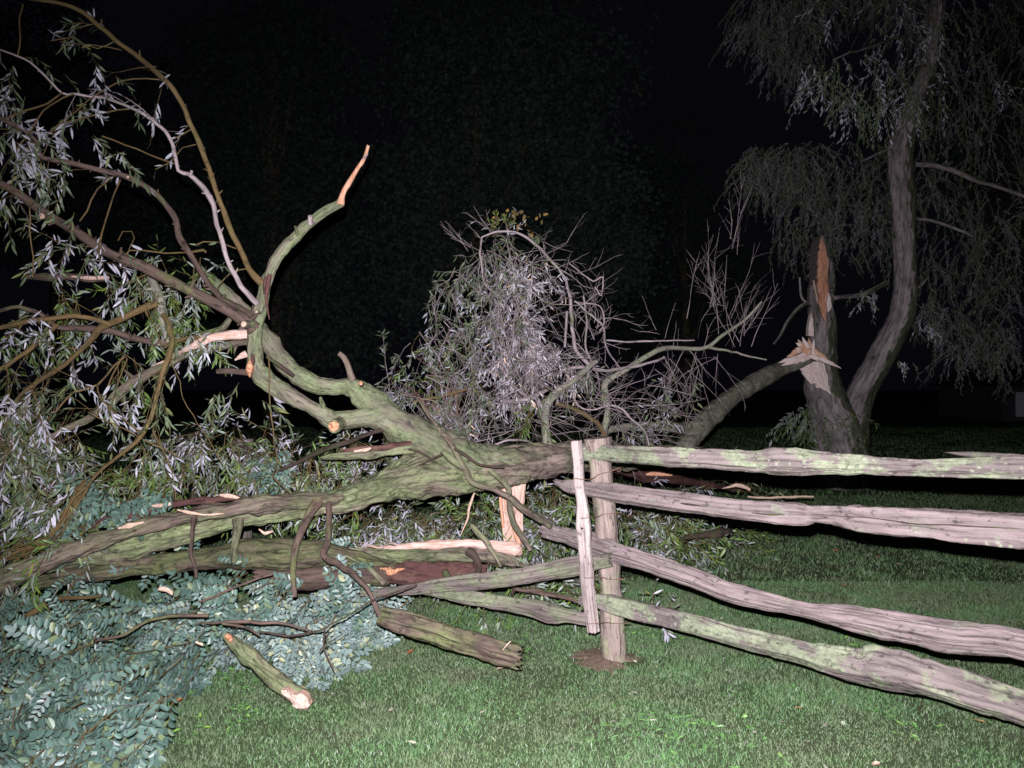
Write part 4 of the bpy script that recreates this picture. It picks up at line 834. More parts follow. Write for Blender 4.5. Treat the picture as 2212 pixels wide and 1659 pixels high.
# ---------------------------------------------------------------- black locust branches, teal leaves
def frond(lf, tb, p, d, L, rg, up, ls=.034, n=None):
    X = wander(p, d, L, 6, .07, .06, rg); X[:, 2] = np.maximum(X[:, 2], .015); twigtube(tb, X, .0014, .0007, 3)
    n = n or int(L / (ls * .56)); t = np.linspace(.12, 1, n); s = np.linspace(0, 1, len(X))
    pos = np.stack([np.interp(t, s, X[:, k]) for k in range(3)], -1); T = unit(np.stack([np.interp(t, s, np.gradient(X[:, k])) for k in range(3)], -1))
    up = unit(up + rg.randn(3) * .2); side = unit(np.cross(T, up)); nn = unit(np.cross(side, T))
    for sg in (-1, 1):
        dd = unit(side * sg * .9 + T * .55 + rg.randn(n, 3) * .14 - nn * .12); k = ls * rg.uniform(.8, 1.15, n) * (1 - .35 * np.abs(t - .5))
        lf.add(pos, dd, nn + rg.randn(n, 3) * .22, k, k * .52)
    lf.add(pos[-1:], T[-1:], nn[-1:], np.array([ls]), np.array([ls * .52]))
def heap(name, label, poly_rows, dirf, n, seed, matn, loc, group, stems=(), zf=None, pale=0.0, ls=.047):
    """poly_rows: list of (u0,u1,vtop,vbottom, zheight at top); fronds laid over a mound on the lawn"""
    t = thing(name, label, 'leafy branch', loc, group); rg = np.random.RandomState(seed); tb, lf, lf2 = MB(), LB(), LB()
    wts = np.array([(r[1] - r[0]) * (r[3] - r[2]) for r in poly_rows], float); wts /= wts.sum()
    for k in range(n // 7):
        r = poly_rows[rg.choice(len(poly_rows), p=wts)]; u = rg.uniform(r[0], r[1]); a = rg.rand(); v = r[2] + (r[3] - r[2]) * a
        z = r[4] * (1 - a) ** .8 + r[5] * a + rg.uniform(-.12, .05); z = max(z, .04)
        d = (H - z) * F / (v - CY); p = P(u, v, d); dr = dirf(u, v, rg); nb = np.array([-.1, -.75, .55]) + rg.randn(3) * .5
        Xs = wander(p - dr * .12, dr, rg.uniform(.22, .4), 7, .12, .05, rg); Xs[:, 2] = np.maximum(Xs[:, 2], .02); twigtube(tb, Xs, .0028, .0012, 4)
        l0 = ls * rg.uniform(.62, 1.12)
        for j in range(8):
            q = Xs[rg.randint(0, len(Xs))]; sd_ = unit(np.cross(dr, nb)) * (1 if j % 2 else -1)
            frond(lf2 if rg.rand() < pale else lf, tb, q, unit(dr * .8 + sd_ * rg.uniform(.3, 1.1) + rg.randn(3) * .2), rg.uniform(.13, .24) * l0 / ls * 1.1, rg, nb + rg.randn(3) * .3, l0)
    for q in (lf, lf2):
        for a_ in q.p: a_[:, 2] = np.maximum(a_[:, 2], .018)
    for pts, mt in stems: limb(pts, 'stem', M[mt], t, 10, .02)
    tb.build('leaf_stalks', M['yellow'], t); lf.build('leaflets', M[matn], t, 'oval')
    if lf2.p: lf2.build('leaflets', M['locust_pale'], t, 'oval')
    return t
GL = 'locust branches lying at the lower left'
def dleft(u, v, rg): return unit(np.array([-.75, -.2, -.55]) + rg.randn(3) * np.array([.3, .25, .25]))
def dmix(u, v, rg): return unit(np.array([rg.uniform(-1, .7), -.35, -.35]) + rg.randn(3) * .2)
heap('locust_branch', 'big heap of teal oval leaflets spilling out of the lower left corner',
     [(30, 230, 1335, 1480, .42, .3), (0, 300, 1480, 1660, .3, .08), (200, 430, 1300, 1460, .40, .14), (300, 500, 1350, 1470, .30, .08), (-40, 200, 1600, 1760, .14, .04), (150, 330, 1460, 1600, .26, .06)],
     dleft, 700, 71, 'locust', P(200, 1560, 3.6), GL, [([(130, 1400, 3.75, 2), (250, 1375, 3.7, 3), (330, 1340, 3.8, 3.5), (450, 1330, 3.85, 4)], 'brown'), ([(430, 1345, 3.85, 2), (500, 1340, 3.8, 3.5), (560, 1345, 3.8, 3.5), (610, 1348, 3.8, 2.5), (675, 1362, 3.78, 2)], 'brown'), ([(480, 1347, 3.8, 2.5), (530, 1355, 3.78, 3), (562, 1374, 3.75, 2)], 'brown')], pale=.12)
heap('locust_branch', 'mat of pale blue-green oval leaves reaching the cracked log',
     [(430, 640, 1285, 1360, .36, .2), (560, 830, 1290, 1400, .26, .06), (640, 860, 1270, 1330, .28, .14), (480, 720, 1360, 1425, .2, .04)],
     dmix, 300, 72, 'locust_pale', P(650, 1400, 3.95), GL, [([(560, 1365, 3.85, 2), (640, 1372, 3.85, 2.4), (720, 1350, 3.85, 2), (800, 1300, 3.95, 2), (900, 1262, 4.1, 1.6)], 'darkbark'), ([(702, 1362, 3.7, 1.6), (700, 1400, 3.68, 1.8), (722, 1450, 3.66, 1.4)], 'darkbark'), ([(740, 1370, 3.75, 1), (700, 1395, 3.7, 1.5), (690, 1410, 3.7, 1)], 'darkbark')])
heap('locust_branch', 'teal leaflets hanging in front of the mossy logs below the brown limb',
     [(0, 140, 1250, 1340, .5, .4), (140, 280, 1225, 1330, .5, .38), (300, 405, 1165, 1200, .62, .56), (360, 400, 1200, 1240, .55, .45), (440, 540, 1215, 1290, .45, .36), (540, 620, 1250, 1300, .38, .3), (250, 420, 1270, 1330, .38, .3)],
     dleft, 150, 73, 'locust', P(250, 1300, 4.0), GL, [([(590, 1240, 4.1, 2), (520, 1260, 4.1, 2.5), (430, 1300, 4.0, 2.5)], 'brown')])
heap('locust_branch', 'small teal leaf sprays dangling by the right ends of the logs',
     [(715, 750, 1170, 1215, .60, .5), (690, 720, 1240, 1280, .42, .36), (800, 850, 1280, 1310, .32, .26), (640, 670, 1230, 1260, .45, .4), (720, 760, 1215, 1240, .5, .45)],
     dmix, 35, 74, 'locust', P(740, 1250, 4.1), GL, pale=.3, ls=.045)
def wild(rows, label, n, seed, loc):
    t = thing('locust_branch', label, 'leafy branch', loc, GL); rg = np.random.RandomState(seed); tb, lf = MB(), LB()
    for k in range(n):
        u0, u1, v0, v1, d = rows[rg.randint(len(rows))]
        frond(lf, tb, P(rg.uniform(u0, u1), rg.uniform(v0, v1), d + rg.uniform(-.1, .1)), dleft(0, 0, rg) + rg.randn(3) * .4, rg.uniform(.1, .17), rg, np.array([0, -.8, .5]), .045)
    tb.build('leaf_stalks', M['yellow'], t); lf.build('leaflets', M['locust'], t, 'oval')
wild([(170, 230, 1030, 1080, 4.3), (190, 280, 1065, 1110, 4.3), (120, 200, 1090, 1140, 4.2), (260, 350, 1085, 1120, 4.35), (330, 380, 1065, 1095, 4.4)], 'teal leaf sprays above the brown limb under the drooping willow', 44, 75, P(220, 1120, 4.3))
wild([(600, 640, 975, 1010, 5.2), (570, 620, 1000, 1040, 5.1)], 'small blue-green leaf spray in the silver willow tips behind the trunk', 12, 76, P(610, 1020, 5.15))

# yellow shoots and dark limbs at lower left
YS = thing('yellow_shoots', 'bundle of yellow willow shoots sweeping down the left edge', 'branch', P(60, 1300, 4.1))
rg = np.random.RandomState(81); tb = MB()
for k in range(14):
    o1 = rg.uniform(-14, 14); tb = MB(); tube(tb, px([(190 + o1, 1045 + rg.randn() * 8, 4.15, 1.6), (160 + o1, 1090, 4.12, 1.8), (120 + o1, 1150 + rg.randn() * 6, 4.1, 1.8), (60 + o1, 1190 + rg.randn() * 8, 4.1, 1.5), (-10, 1215 + rg.randn() * 20, 4.1, 1)]), 5, .05); tb.build('shoot', M['yellow'], YS)
for k in range(10): tb = MB(); tube(tb, px([(60 + rg.randn() * 10, 1440 + rg.randn() * 15, 3.8, 1), (20, 1455 + rg.randn() * 15, 3.75, 1.5), (-30, 1480 + rg.randn() * 18, 3.7, 1.5)]), 5, .05); tb.build('shoot', M['yellow'], YS)
limb([(-40, 1375, 4.0, 6), (0, 1357, 4.0, 6), (73, 1325, 4.0, 6), (128, 1296, 4.05, 5), (219, 1287, 4.1, 3)], 'stem', M['yellow'], YS, 12)
limb([(-20, 1525, 3.7, 8), (10, 1497, 3.72, 8), (47, 1465, 3.75, 6)], 'stem', M['yellow'], YS, 12)
DL = thing('dark_limb', 'dark red-brown limb with pale scars lying behind the brown limb', 'branch', P(250, 1130, 4.35))
limb([(-40, 1230, 4.25, 8), (0, 1211, 4.25, 9), (73, 1171, 4.3, 9), (182, 1141, 4.35, 8), (292, 1112, 4.4, 8), (350, 1090, 4.45, 7), (440, 1080, 4.5, 7), (505, 1076, 4.5, 6), (525, 1080, 4.5, 4)], 'stem', M['redrot'], DL, 20, .014, .2, 12, .004)
limb([(0, 1390, 3.9, 6), (40, 1365, 3.95, 6), (80, 1350, 4.0, 4)], 'stem', M['darkbark'], DL, 12)
BK = thing('forest_litter_log', 'dark fallen log in the lawn behind the second rail', 'log', P(1430, 1060, 7.5))
limb([(1320, 1012, 6.8, 8), (1370, 1022, 7.0, 12), (1430, 1030, 7.2, 12), (1500, 1042, 7.6, 9), (1600, 1060, 8.2, 5)], 'stem', M['redrot'], BK, 16, .02, .3)
limb([(1395, 1025, 6.8, 2), (1420, 1022, 6.8, 7), (1452, 1026, 6.8, 3)], 'torn_patch', M['tornbrown'], BK, 10, .02, .3)
for (pts, mt, lab) in (([(1560, 1055, 7.1, 1), (1600, 1050, 7.1, 4), (1620, 1058, 7.1, 3)], 'chip', 'pale torn wood piece on the far lawn under the second rail'),
                  ([(1615, 1073, 7.2, 1.5), (1680, 1074, 7.2, 2.6), (1757, 1073, 7.2, 1.5)], 'chip', 'long thin pale stick on the far lawn behind the second rail'),
                  ([(1480, 1160, 5.6, 6), (1560, 1150, 5.8, 10), (1580, 1145, 5.9, 3)], 'darkbark', 'flat dark bark slab under the willow sprigs right of the post'),
                  ([(1110, 1272, 4.9, 5), (1160, 1280, 4.85, 6), (1215, 1288, 4.8, 6), (1252, 1300, 4.75, 5)], 'brown', 'short brown stick on the ground between the two loose rails'),
                  ([(1105, 1285, 4.9, 4), (1115, 1262, 4.88, 4), (1128, 1255, 4.88, 3)], 'darkbark', 'crooked dark twig stub standing above the short brown stick')):
    m_ = MB(); tube(m_, px(pts), 14, .015, .25, 14, .2); tag(m_.build('broken_stick', M[mt]), lab, 'stick')

# ---------------------------------------------------------------- standing broken willow at right
SW = thing('standing_willow', 'tall standing willow with a broken left stem and leaning right stem', 'tree', P(1822, 1050, 12))
wd = 12.0
limb([(1826, 1090, wd, 60), (1824, 1030, wd, 56), (1820, 977, wd, 53), (1805, 920, wd, 51), (1790, 870, wd, 47), (1779, 830, wd, 42), (1775, 790, wd, 35), (1778, 745, wd, 29), (1780, 700, wd, 26)], 'trunk', M['willow_bark'], SW, 60, .04, .1, 2.2, .02, .08, (0, .10))
limb([(1826, 1010, wd + .05, 42), (1834, 950, wd, 42), (1846, 895, wd, 34), (1864, 842, wd, 28), (1892, 790, wd, 28), (1920, 738, wd, 29), (1945, 690, wd, 27.5), (1954, 650, wd, 25.5), (1957, 577, wd, 24), (1952, 507, wd, 25), (1950, 420, wd, 26), (1945, 330, wd, 26), (1962, 270, wd, 24), (1980, 220, wd, 22), (2005, 150, wd, 18), (2020, 50, wd, 13), (2025, -80, wd, 8)], 'leaning_stem', M['willow_bark'], SW, 48, .04, .06, 2.2, .016, .06)
plate([(1776, 506), (1783, 520), (1790, 548), (1800, 580), (1805, 605), (1803, 640), (1798, 670), (1806, 690), (1800, 730), (1782, 730), (1772, 690), (1766, 640), (1768, 560), (1771, 520)], wd - .14, .35, 'broken_spike', 'willow_bark', SW, .04, seed=11)
plate([(1774, 512), (1779, 525), (1786, 545), (1790, 565), (1788, 600), (1792, 640), (1786, 672), (1782, 694), (1775, 680), (1770, 650), (1766, 615), (1768, 560), (1770, 530)], wd - .20, .05, 'heartwood', 'tornbrown', SW, .03, seed=12, edge=1.0)
plate([(1790, 632), (1795, 645), (1796, 665), (1789, 675), (1786, 655)], wd - .25, .04, 'splinter', 'torn_far', SW, .01, seed=13)
plate([(1749, 622), (1753, 616), (1757, 605), (1760, 612), (1763, 640), (1770, 665), (1772, 700), (1760, 720), (1752, 690), (1750, 650)], wd - .22, .1, 'broken_spike', 'willow_bark', SW, .03, seed=14, edge=1.5)
plate([(1756, 606), (1759, 605), (1766, 640), (1769, 658), (1764, 650)], wd - .26, .03, 'splinter', 'cut', SW, .0, seed=15, edge=.3)
plate([(1746, 725), (1748, 700), (1753, 676), (1757, 690), (1758, 727)], wd - .28, .1, 'splinter', 'torn_far', SW, .02, seed=16)
plate([(1726, 795), (1745, 782), (1770, 780), (1779, 800), (1786, 825), (1795, 853), (1786, 845), (1778, 842), (1768, 838), (1762, 828), (1752, 830), (1745, 822), (1738, 812)], wd - .62, .05, 'torn_face', 'torn_far', SW, .02, seed=17, edge=1.5)
TL = thing('torn_limb', 'torn limb hanging from the standing willow down to the ground', 'limb', P(1475, 985, 9.0))
limb([(1755, 772, wd - .95, 9), (1725, 784, wd - .98, 14), (1690, 796, 11.0, 16.5), (1640, 820, 10.5, 18), (1585, 855, 9.8, 19), (1530, 902, 9.1, 20), (1500, 935, 8.8, 21), (1475, 975, 8.5, 22), (1450, 1010, 8.4, 22)], 'stem', M['grey'], TL, 36, .03, .12, 4, .012, .12, label='grey-green limb leaning on the willow')
limb([(1310, 930, 8.6, 8), (1340, 924, 8.6, 10), (1400, 920, 8.7, 10), (1460, 923, 8.9, 12), (1515, 922, 9.3, 12)], 'branch', M['grey'], TL, 20, .03, .12, 5, .008, .1)
rg = np.random.RandomState(99); db = wd - 1.3
def slv(u0, v0, u1, v1, w_, mt, name='splinter', dd=0, par=TL):
    mu, mv = (u0 + u1) / 2 + rg.randn() * 1.5, (v0 + v1) / 2 + rg.randn() * 1.5; m_ = MB()
    tube(m_, px([(u0, v0, db + dd, w_ * .7), (mu, mv, db + dd - .03, w_), (u0 * .25 + u1 * .75, v0 * .25 + v1 * .75, db + dd - .02, w_ * .8), (u1, v1, db + dd, .4)]), 9, .012, .25, 10, .3, .006, flat=.5, poly=3, rz=.05); return m_.build(name, M[mt], par)
for u0, v0, u1, v1, w_, mt in [(1745, 762, 1682, 784, 5, 'torn_far'), (1742, 768, 1688, 790, 4.5, 'torn_far'), (1748, 770, 1704, 788, 5, 'torn_far'), (1752, 771, 1722, 781, 5, 'torn_far'), (1740, 755, 1700, 770, 5, 'tornmix'), (1745, 750, 1712, 758, 5, 'tornmix'), (1738, 748, 1719, 741, 4, 'torn_far'),
    (1742, 765, 1724, 733, 4.5, 'tornmix'), (1750, 764, 1733, 728, 4, 'torn_far'), (1756, 764, 1746, 730, 4, 'tornmix'), (1758, 766, 1759, 732, 3.5, 'torn_far'), (1750, 760, 1817, 796, 4.5, 'torn_far'), (1752, 752, 1795, 783, 5, 'tornmix'), (1756, 766, 1800, 789, 3.5, 'tornmix'), (1748, 768, 1780, 778, 5, 'torn_far'), (1735, 752, 1752, 768, 8, 'tornmix')]:
    slv(u0, v0, u1, v1, w_, mt)
for k in range(9):
    u0 = 1730 + k * 6; slv(u0, 782, u0 + 10 + rg.uniform(-3, 8), 812 + k * 4 + rg.uniform(-6, 10), 3.6, 'torn_far', dd=.72, par=SW)
for a_ in ([(1915, 611, wd - .2, 6), (1863, 636, wd - .4, 5.5), (1807, 643, wd + .3, 5), (1741, 656, wd + .2, 4.5), (1706, 688, wd, 4), (1685, 726, wd - .2, 3.2), (1672, 742, wd - .3, 2.4)], [(1976, 355, wd, 6), (2020, 358, wd, 6), (2066, 371, wd, 6), (2111, 391, wd, 5.5), (2150, 402, wd, 4.5), (2230, 430, wd, 4)], [(1940, 80, wd - .8, 3), (1905, 92, wd - 1, 3), (1860, 108, wd - 1.2, 2.6), (1835, 113, wd - 1.3, 2.4), (1800, 130, wd - 1.3, 2)], [(1975, 630, wd, 4), (1990, 615, wd, 3), (2005, 597, wd, 2)], [(1745, 656, wd + .2, 3), (1730, 640, wd + .2, 3), (1728, 600, wd + .2, 2)], [(1960, 470, wd, 4), (2030, 480, wd, 4), (2100, 510, wd, 3)], [(1950, 310, wd, 4), (1900, 330, wd, 3), (1860, 350, wd, 2)]):
    limb(a_, 'branch', M['willow_bark'], SW, 8, .05, .1, 5)
def hang(parent, rows, seed, leafm, ll=.10, lw=.021, sp=.03):
    rg = np.random.RandomState(seed); tb, lf = MB(), LB()
    for (u0, u1, v0, v1, d0, d1, n, L, sl) in rows:
        for k in range(n):
            p = P(rg.uniform(u0, u1), rg.uniform(v0, v1), rg.uniform(d0, d1)); dd = unit(np.array([sl + rg.randn() * .5, rg.randn() * .5, -.3]))
            l = L * rg.uniform(.5, 1.3); X = wander(p, dd, l, max(5, int(l / .09)), .26, .26, rg); twigtube(tb, X, .004, .0015, 3)
            leaves_on(lf, X, sp, ll, lw, rg, start=.0, spread=.6)
    tb.build('twigs', M['grey'], parent); lf.build('foliage', M[leafm], parent, 'quad')
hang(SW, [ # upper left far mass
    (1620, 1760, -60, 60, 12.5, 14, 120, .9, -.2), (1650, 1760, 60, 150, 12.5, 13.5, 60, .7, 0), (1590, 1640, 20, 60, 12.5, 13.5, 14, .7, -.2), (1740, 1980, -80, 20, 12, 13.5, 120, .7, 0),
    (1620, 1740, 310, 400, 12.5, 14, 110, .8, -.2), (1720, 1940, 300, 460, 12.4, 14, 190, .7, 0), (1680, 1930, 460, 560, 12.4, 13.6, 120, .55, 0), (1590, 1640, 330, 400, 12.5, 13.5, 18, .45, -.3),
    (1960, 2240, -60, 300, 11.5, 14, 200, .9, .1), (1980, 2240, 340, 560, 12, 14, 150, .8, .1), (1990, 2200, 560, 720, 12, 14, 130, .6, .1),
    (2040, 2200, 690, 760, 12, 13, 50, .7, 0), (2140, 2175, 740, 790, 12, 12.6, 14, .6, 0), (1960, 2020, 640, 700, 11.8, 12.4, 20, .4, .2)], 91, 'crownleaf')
hang(SW, [(1730, 1800, 130, 190, 9.6, 10.4, 22, .5, -.2), (1800, 1990, 110, 240, 9.8, 11, 60, .55, 0), (1740, 1830, -40, 40, 9.8, 10.6, 10, .45, 0), (1960, 1990, 180, 260, 10, 10.6, 10, .4, 0), (2150, 2212, 160, 220, 10, 11, 10, .5, 0), (1975, 2010, 690, 720, 10.8, 11.2, 8, .3, .1), (1935, 1975, 775, 800, 10.8, 11.2, 6, .25, .1), (1890, 2040, -40, 260, 11.0, 11.5, 80, .5, 0), (1840, 1900, 620, 650, 11.4, 11.7, 14, .3, 0)], 92, 'wleaf', .095, .024, .035)
hang(SW, [(1700, 1760, 870, 930, 10.9, 11.3, 34, .35, -.2), (1740, 1880, 890, 960, 11.1, 11.4, 22, .3, 0)], 93, 'wleaf_green', .1, .022, .03)

# ---------------------------------------------------------------- background trees
def bg_tree(label, u, d, trunk_r, blobs, n, seed, group='dark trees behind the fallen willow', lean=0):
    x0 = (u - CX) / F * d; t = thing('broadleaf_tree', label, 'tree', (x0, d, 0), group)
    rg = np.random.RandomState(seed); m_ = MB()
    cz = max(H + (CY - b_[1]) / F * d for b_ in blobs)
    Q = np.array([[x0, d, -.1, trunk_r * 1.3], [x0 + .1, d, 1.5, trunk_r], [x0 + lean * .5, d, cz * .5, trunk_r * .7], [x0 + lean, d, cz, trunk_r * .25]])
    R = tube(m_, Q, 14, .3, .1, 3, .1, .02)
    for b_ in blobs:
        c = P(b_[0], b_[1], d); p = along(R, min(.9, max(.2, c[2] / cz * .6))); mid = (p + c) / 2 + np.array([0, 0, -.3])
        tube(m_, np.array([[*p, trunk_r * .4], [*mid, trunk_r * .25], [*c, trunk_r * .08]]), 8, .3)
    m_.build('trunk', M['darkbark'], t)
    lf = LB(); tot = sum(b_[2] * b_[3] for b_ in blobs)
    for (bu, bv, ru, rv) in blobs:
        k = int(n * ru * rv / tot); kc = max(8, k // 60)
        cc = rg.randn(kc, 3); cc = unit(cc) * (rg.rand(kc, 1) ** .45); c = P(bu, bv, d)
        sc = np.array([ru * d / F, min(ru, rv) * d / F * .7, rv * d / F]); cc = c + cc * sc
        idx = rg.randint(0, kc, k); p = cc[idx] + rg.randn(k, 3) * np.array([.32, .3, .2])
        p[:, 2] = np.maximum(p[:, 2], .1)
        lf.add(p, rg.randn(k, 3) + [0, 0, -.4], rg.randn(k, 3) + [0, -.6, .5], rg.uniform(.08, .15, k), rg.uniform(.06, .11, k))
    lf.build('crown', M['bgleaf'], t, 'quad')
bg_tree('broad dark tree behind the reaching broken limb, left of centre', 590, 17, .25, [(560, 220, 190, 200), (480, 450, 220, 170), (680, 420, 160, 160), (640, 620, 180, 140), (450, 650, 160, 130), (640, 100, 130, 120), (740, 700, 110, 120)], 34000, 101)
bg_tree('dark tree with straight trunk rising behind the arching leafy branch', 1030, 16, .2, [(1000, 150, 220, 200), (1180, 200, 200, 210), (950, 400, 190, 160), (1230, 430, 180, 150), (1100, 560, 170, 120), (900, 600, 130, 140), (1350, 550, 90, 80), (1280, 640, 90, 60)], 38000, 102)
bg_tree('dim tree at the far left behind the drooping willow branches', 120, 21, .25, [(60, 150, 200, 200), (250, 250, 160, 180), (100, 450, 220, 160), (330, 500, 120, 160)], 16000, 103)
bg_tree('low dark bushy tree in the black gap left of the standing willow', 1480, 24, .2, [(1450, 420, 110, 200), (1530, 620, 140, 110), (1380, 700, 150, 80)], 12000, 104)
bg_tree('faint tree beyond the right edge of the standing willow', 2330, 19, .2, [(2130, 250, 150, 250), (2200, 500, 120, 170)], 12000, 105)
t = thing('yellow_leafed_sapling', 'thin sapling with a few yellow leaves above the arching branch', 'sapling', P(1130, 960, 7.6))
t.location.z = 0; LOC[t.name] = np.array([t.location.x, t.location.y, 0.])
m_ = MB(); Q = px([(1130, 960, 7.6, 3), (1120, 800, 7.6, 3), (1110, 600, 7.6, 2), (1112, 460, 7.6, 1)]); Q[0][2] = 0; tube(m_, Q, 8, .1); m_.build('stem', M['darkbark'], t)
lf = LB(); rg = np.random.RandomState(9)
for (u, v, n) in ((1110, 455, 9), (1130, 462, 5), (1082, 462, 6), (1165, 465, 5), (1120, 485, 8), (1070, 480, 6), (1145, 500, 4), (1155, 512, 3), (1137, 560, 3)):
    p = np.array([P(u + rg.randn() * 7, v + rg.randn() * 6, 7.5 + rg.randn() * .05) for _ in range(n)]); lf.add(p, rg.randn(n, 3) + [0, 0, -1], rg.randn(n, 3) * .5 + [0, -1, 0], rg.uniform(.035, .055, n), rg.uniform(.022, .034, n))
lf.build('leaves', M['dryleaf'], t, 'oval')

# old post behind the brush, and the outbuilding at the far right
m_ = MB(); Q = px([(522, 948, 6.6, 22), (522, 1010, 6.6, 22), (522, 1100, 6.6, 23)]); Q[2][2] = 0
tube(m_, Q, 20, .03, .08, 10, .15, .006, flat=1.0); tag(m_.build('fence_post', M['rail']), 'grey wooden post stub half hidden in silver willow leaves', 'post')

SH = thing('outbuilding', 'dim pale outbuilding with a ridged door at the far right edge', 'building', P(2260, 905, 33))
def box(mb_, a_, b_):
    x0, y0, z0 = a_; x1, y1, z1 = b_
    V = [(x0, y0, z0), (x1, y0, z0), (x1, y1, z0), (x0, y1, z0), (x0, y0, z1), (x1, y0, z1), (x1, y1, z1), (x0, y1, z1)]
    mb_.add(V, [(0, 1, 5, 4), (1, 2, 6, 5), (2, 3, 7, 6), (3, 0, 4, 7), (4, 5, 6, 7), (3, 2, 1, 0)])
x0 = (2168 - CX) / F * 33
m_ = MB(); box(m_, (x0, 33, -.1), (x0 + 7, 38, 1.5)); m_.build('wall', simple('grey_wall', (.09, .09, .10), .2, 4), SH, flat=True)
m_ = MB(); 
for k in range(14): box(m_, (x0 + .5 + k * .085, 32.955 - .02 * (k % 2), 0.2), (x0 + .5 + k * .085 + .08, 32.99, 1.25))
m_.build('door', simple('pale_ridged_metal', (.75, .75, .8), .1, 5), SH, flat=True)
m_ = MB(); m_.add([(x0 - .3, 32.6, 1.5), (x0 + 7.3, 32.6, 1.5), (x0 + 7.3, 35.5, 2.5), (x0 - .3, 35.5, 2.5), (x0 - .3, 38.4, 1.5), (x0 + 7.3, 38.4, 1.5), (x0 - .3, 32.6, 1.42), (x0 + 7.3, 32.6, 1.42)], [(0, 1, 2, 3), (3, 2, 5, 4), (6, 7, 1, 0)])
m_.build('roof', simple('dark_roof', (.06, .06, .07), .2, 5), SH, flat=True)

# ---------------------------------------------------------------- small loose things on the lawn
def leafthing(u, v, size, mt, label, cat, grp, seed, z=.02, curl=.3):
    """a curled dry leaf or wood chip lying on the lawn"""
    d = (H - z) * F / (v - CY); p = P(u, v, d); rg = np.random.RandomState(seed); n = 7; m_ = MB(); V = []
    az = rg.rand() * 3.14; ax = np.array([math.cos(az), math.sin(az), 0]); ay = np.array([-math.sin(az), math.cos(az), 0])
    for i in range(n):
        a = i / (n - 1) - .5; wd_ = math.sqrt(max(0, .25 - a * a)) * 1.1 + .03
        for j in range(5):
            b_ = (j / 4 - .5) * wd_; V.append(p + (ax * a + ay * b_ * .8) * size + np.array([0, 0, size * (.15 + curl * (2 * b_) ** 2 + curl * a * a + rg.randn() * .03)]))
    f = [[i * 5 + j, i * 5 + j + 1, (i + 1) * 5 + j + 1, (i + 1) * 5 + j] for i in range(n - 1) for j in range(4)]
    V2 = [q - np.array([0, 0, size * .03]) for q in V]; V = np.array(V + V2); k = n * 5
    m_.add(V, f + [[c_ + k for c_ in r_[::-1]] for r_ in f]); o = m_.build(cat.replace(' ', '_'), M[mt]); return tag(o, label, cat, grp)
GLf = 'dry leaves scattered on the lawn'
leafthing(383, 1520, .07, 'brownleaf', 'curled orange-brown leaf on the grass beside the big teal heap', 'dry leaf', GLf, 1)
leafthing(886, 1412, .06, 'brownleaf', 'brown leaf on the grass just below the cracked log', 'dry leaf', GLf, 2)
leafthing(1240, 1172, .05, 'orange', 'bright orange chip left of the stake below the third rail', 'wood chip', 'wood chips', 3, z=.35)
leafthing(1026, 1312, .08, 'chip', 'pale chip on the grass above the right end of the cracked log', 'wood chip', 'wood chips', 4)
leafthing(1718, 1073, .1, 'brownleaf', 'far brown leaf near the long pale stick', 'dry leaf', GLf, 5)
leafthing(1806, 1192, .07, 'brownleaf', 'orange leaf between the second and third rails, nearest the sprigs', 'dry leaf', GLf, 6)
leafthing(1822, 1268, .05, 'brownleaf', 'small tan leaf just above the third rail', 'dry leaf', GLf, 7)
leafthing(1895, 1204, .05, 'brownleaf', 'small orange leaf right of the larger orange leaf between the rails', 'dry leaf', GLf, 8)
leafthing(1726, 1532, .04, 'dryleaf', 'yellow leaf on the grass below the bulge of the lowest rail', 'dry leaf', GLf, 9)
leafthing(2116, 1562, .05, 'dryleaf', 'yellowish leaf on the grass below the right end of the lowest rail', 'dry leaf', GLf, 10)
leafthing(1892, 1655, .05, 'chip', 'pale leaf at the bottom edge of the lawn', 'dry leaf', GLf, 11)
leafthing(1082, 1447, .05, 'chip', 'small pale chip on the grass under the right end of the cracked log', 'wood chip', 'wood chips', 12)
leafthing(1941, 1220, .045, 'chip', 'tiny pale chip on the dark lawn right of the orange leaves', 'wood chip', 'wood chips', 13)
rg = np.random.RandomState(77); m_ = MB(); lf = LB(); n = 1100
y = np.sqrt(rg.uniform(3.0 ** 2, 8.5 ** 2, n)); x = rg.uniform(-.62, .62, n) * y; kp = (vn(np.stack([x * 1.3, y * 1.3, x * 0], -1), 31) + rg.rand(n) * 1.0 - .3 * (x > .6)) > .45; x, y = x[kp], y[kp]; n = len(x)
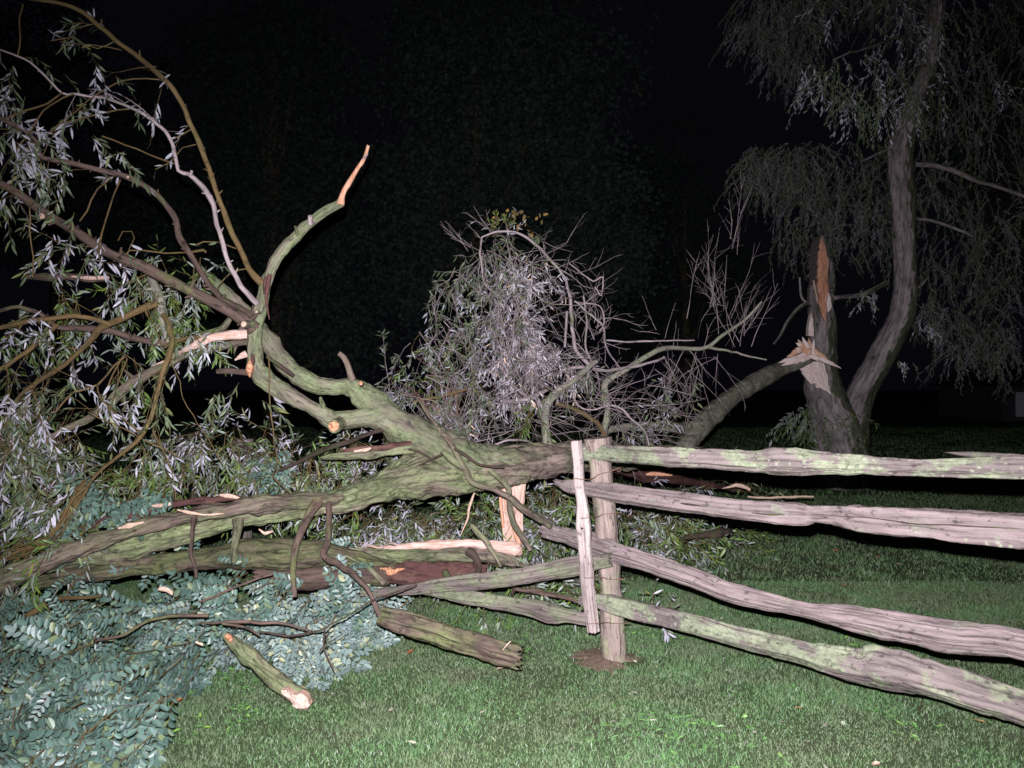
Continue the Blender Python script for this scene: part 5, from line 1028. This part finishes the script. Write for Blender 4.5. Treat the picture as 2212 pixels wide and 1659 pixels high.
lf.add(np.stack([x, y, gz(x, y) + rg.uniform(.012, .03, n)], -1), np.stack([rg.randn(n), rg.randn(n), rg.randn(n) * .25], -1), rg.randn(n, 3) * .5 + [0, -.3, 1], rg.uniform(.012, .045, n), rg.uniform(.005, .016, n)); lf.fill(m_, 'willow')
tag(m_.build('leaf_litter', leaf_mat('litter_leaf', (.20, .16, .09), (.24, .25, .18), .5), loc=(0, 0, 0), flat=True), 'fine pale and tan leaf litter sprinkled over the lawn', 'leaf litter', kind='stuff')
def chip(pts, lab, mt='cut'):
    m_ = MB(); tube(m_, px(pts), 10, .008, .5, 22, .3, 0, (.008, .008), flat=.5); tag(m_.build('bark_chip', M[mt]), lab, 'wood chip', 'wood chips')
chip([(385, 1102, 4.17, 2), (410, 1108, 4.165, 4.5), (445, 1112, 4.18, 3), (480, 1110, 4.2, 1)], 'long pale bare patch chip on top of the brown limb')
chip([(258, 1141, 4.1, 3.5), (280, 1136, 4.1, 4.5), (308, 1129, 4.12, 3)], 'pale bark sliver on the brown limb left of the long pale chip')
chip([(330, 1093, 4.35, 2), (350, 1092, 4.34, 4.5), (366, 1089, 4.35, 3)], 'pinkish chip lodged in the teal leaves above the brown limb')
chip([(476, 1070, 4.45, 3), (500, 1072, 4.44, 4.5), (520, 1078, 4.45, 2)], 'pale torn chip at the right end of the dark red limb')
chip([(345, 1272, 3.95, 4), (358, 1273, 3.95, 5), (372, 1281, 3.95, 4)], 'pink chip sitting in the teal leaves below the logs')
chip([(560, 1144, 4.4, 2), (572, 1152, 4.4, 3), (588, 1148, 4.4, 2)], 'pale curled chip in the shadow under the green trunk')
chip([(425, 1388, 3.7, 2), (436, 1392, 3.7, 2.6)], 'tiny white chip beside the upper end of the broken branch')
chip([(766, 975, 4.7, 2), (790, 972, 4.68, 3.5), (800, 968, 4.68, 2)], 'pale chip on the snag left of the trunk fork')
chip([(1087, 1403, 3.85, 1), (1096, 1392, 3.84, 2.2), (1102, 1386, 3.84, 1)], 'white leaf-shaped sliver on the right end of the cracked log')
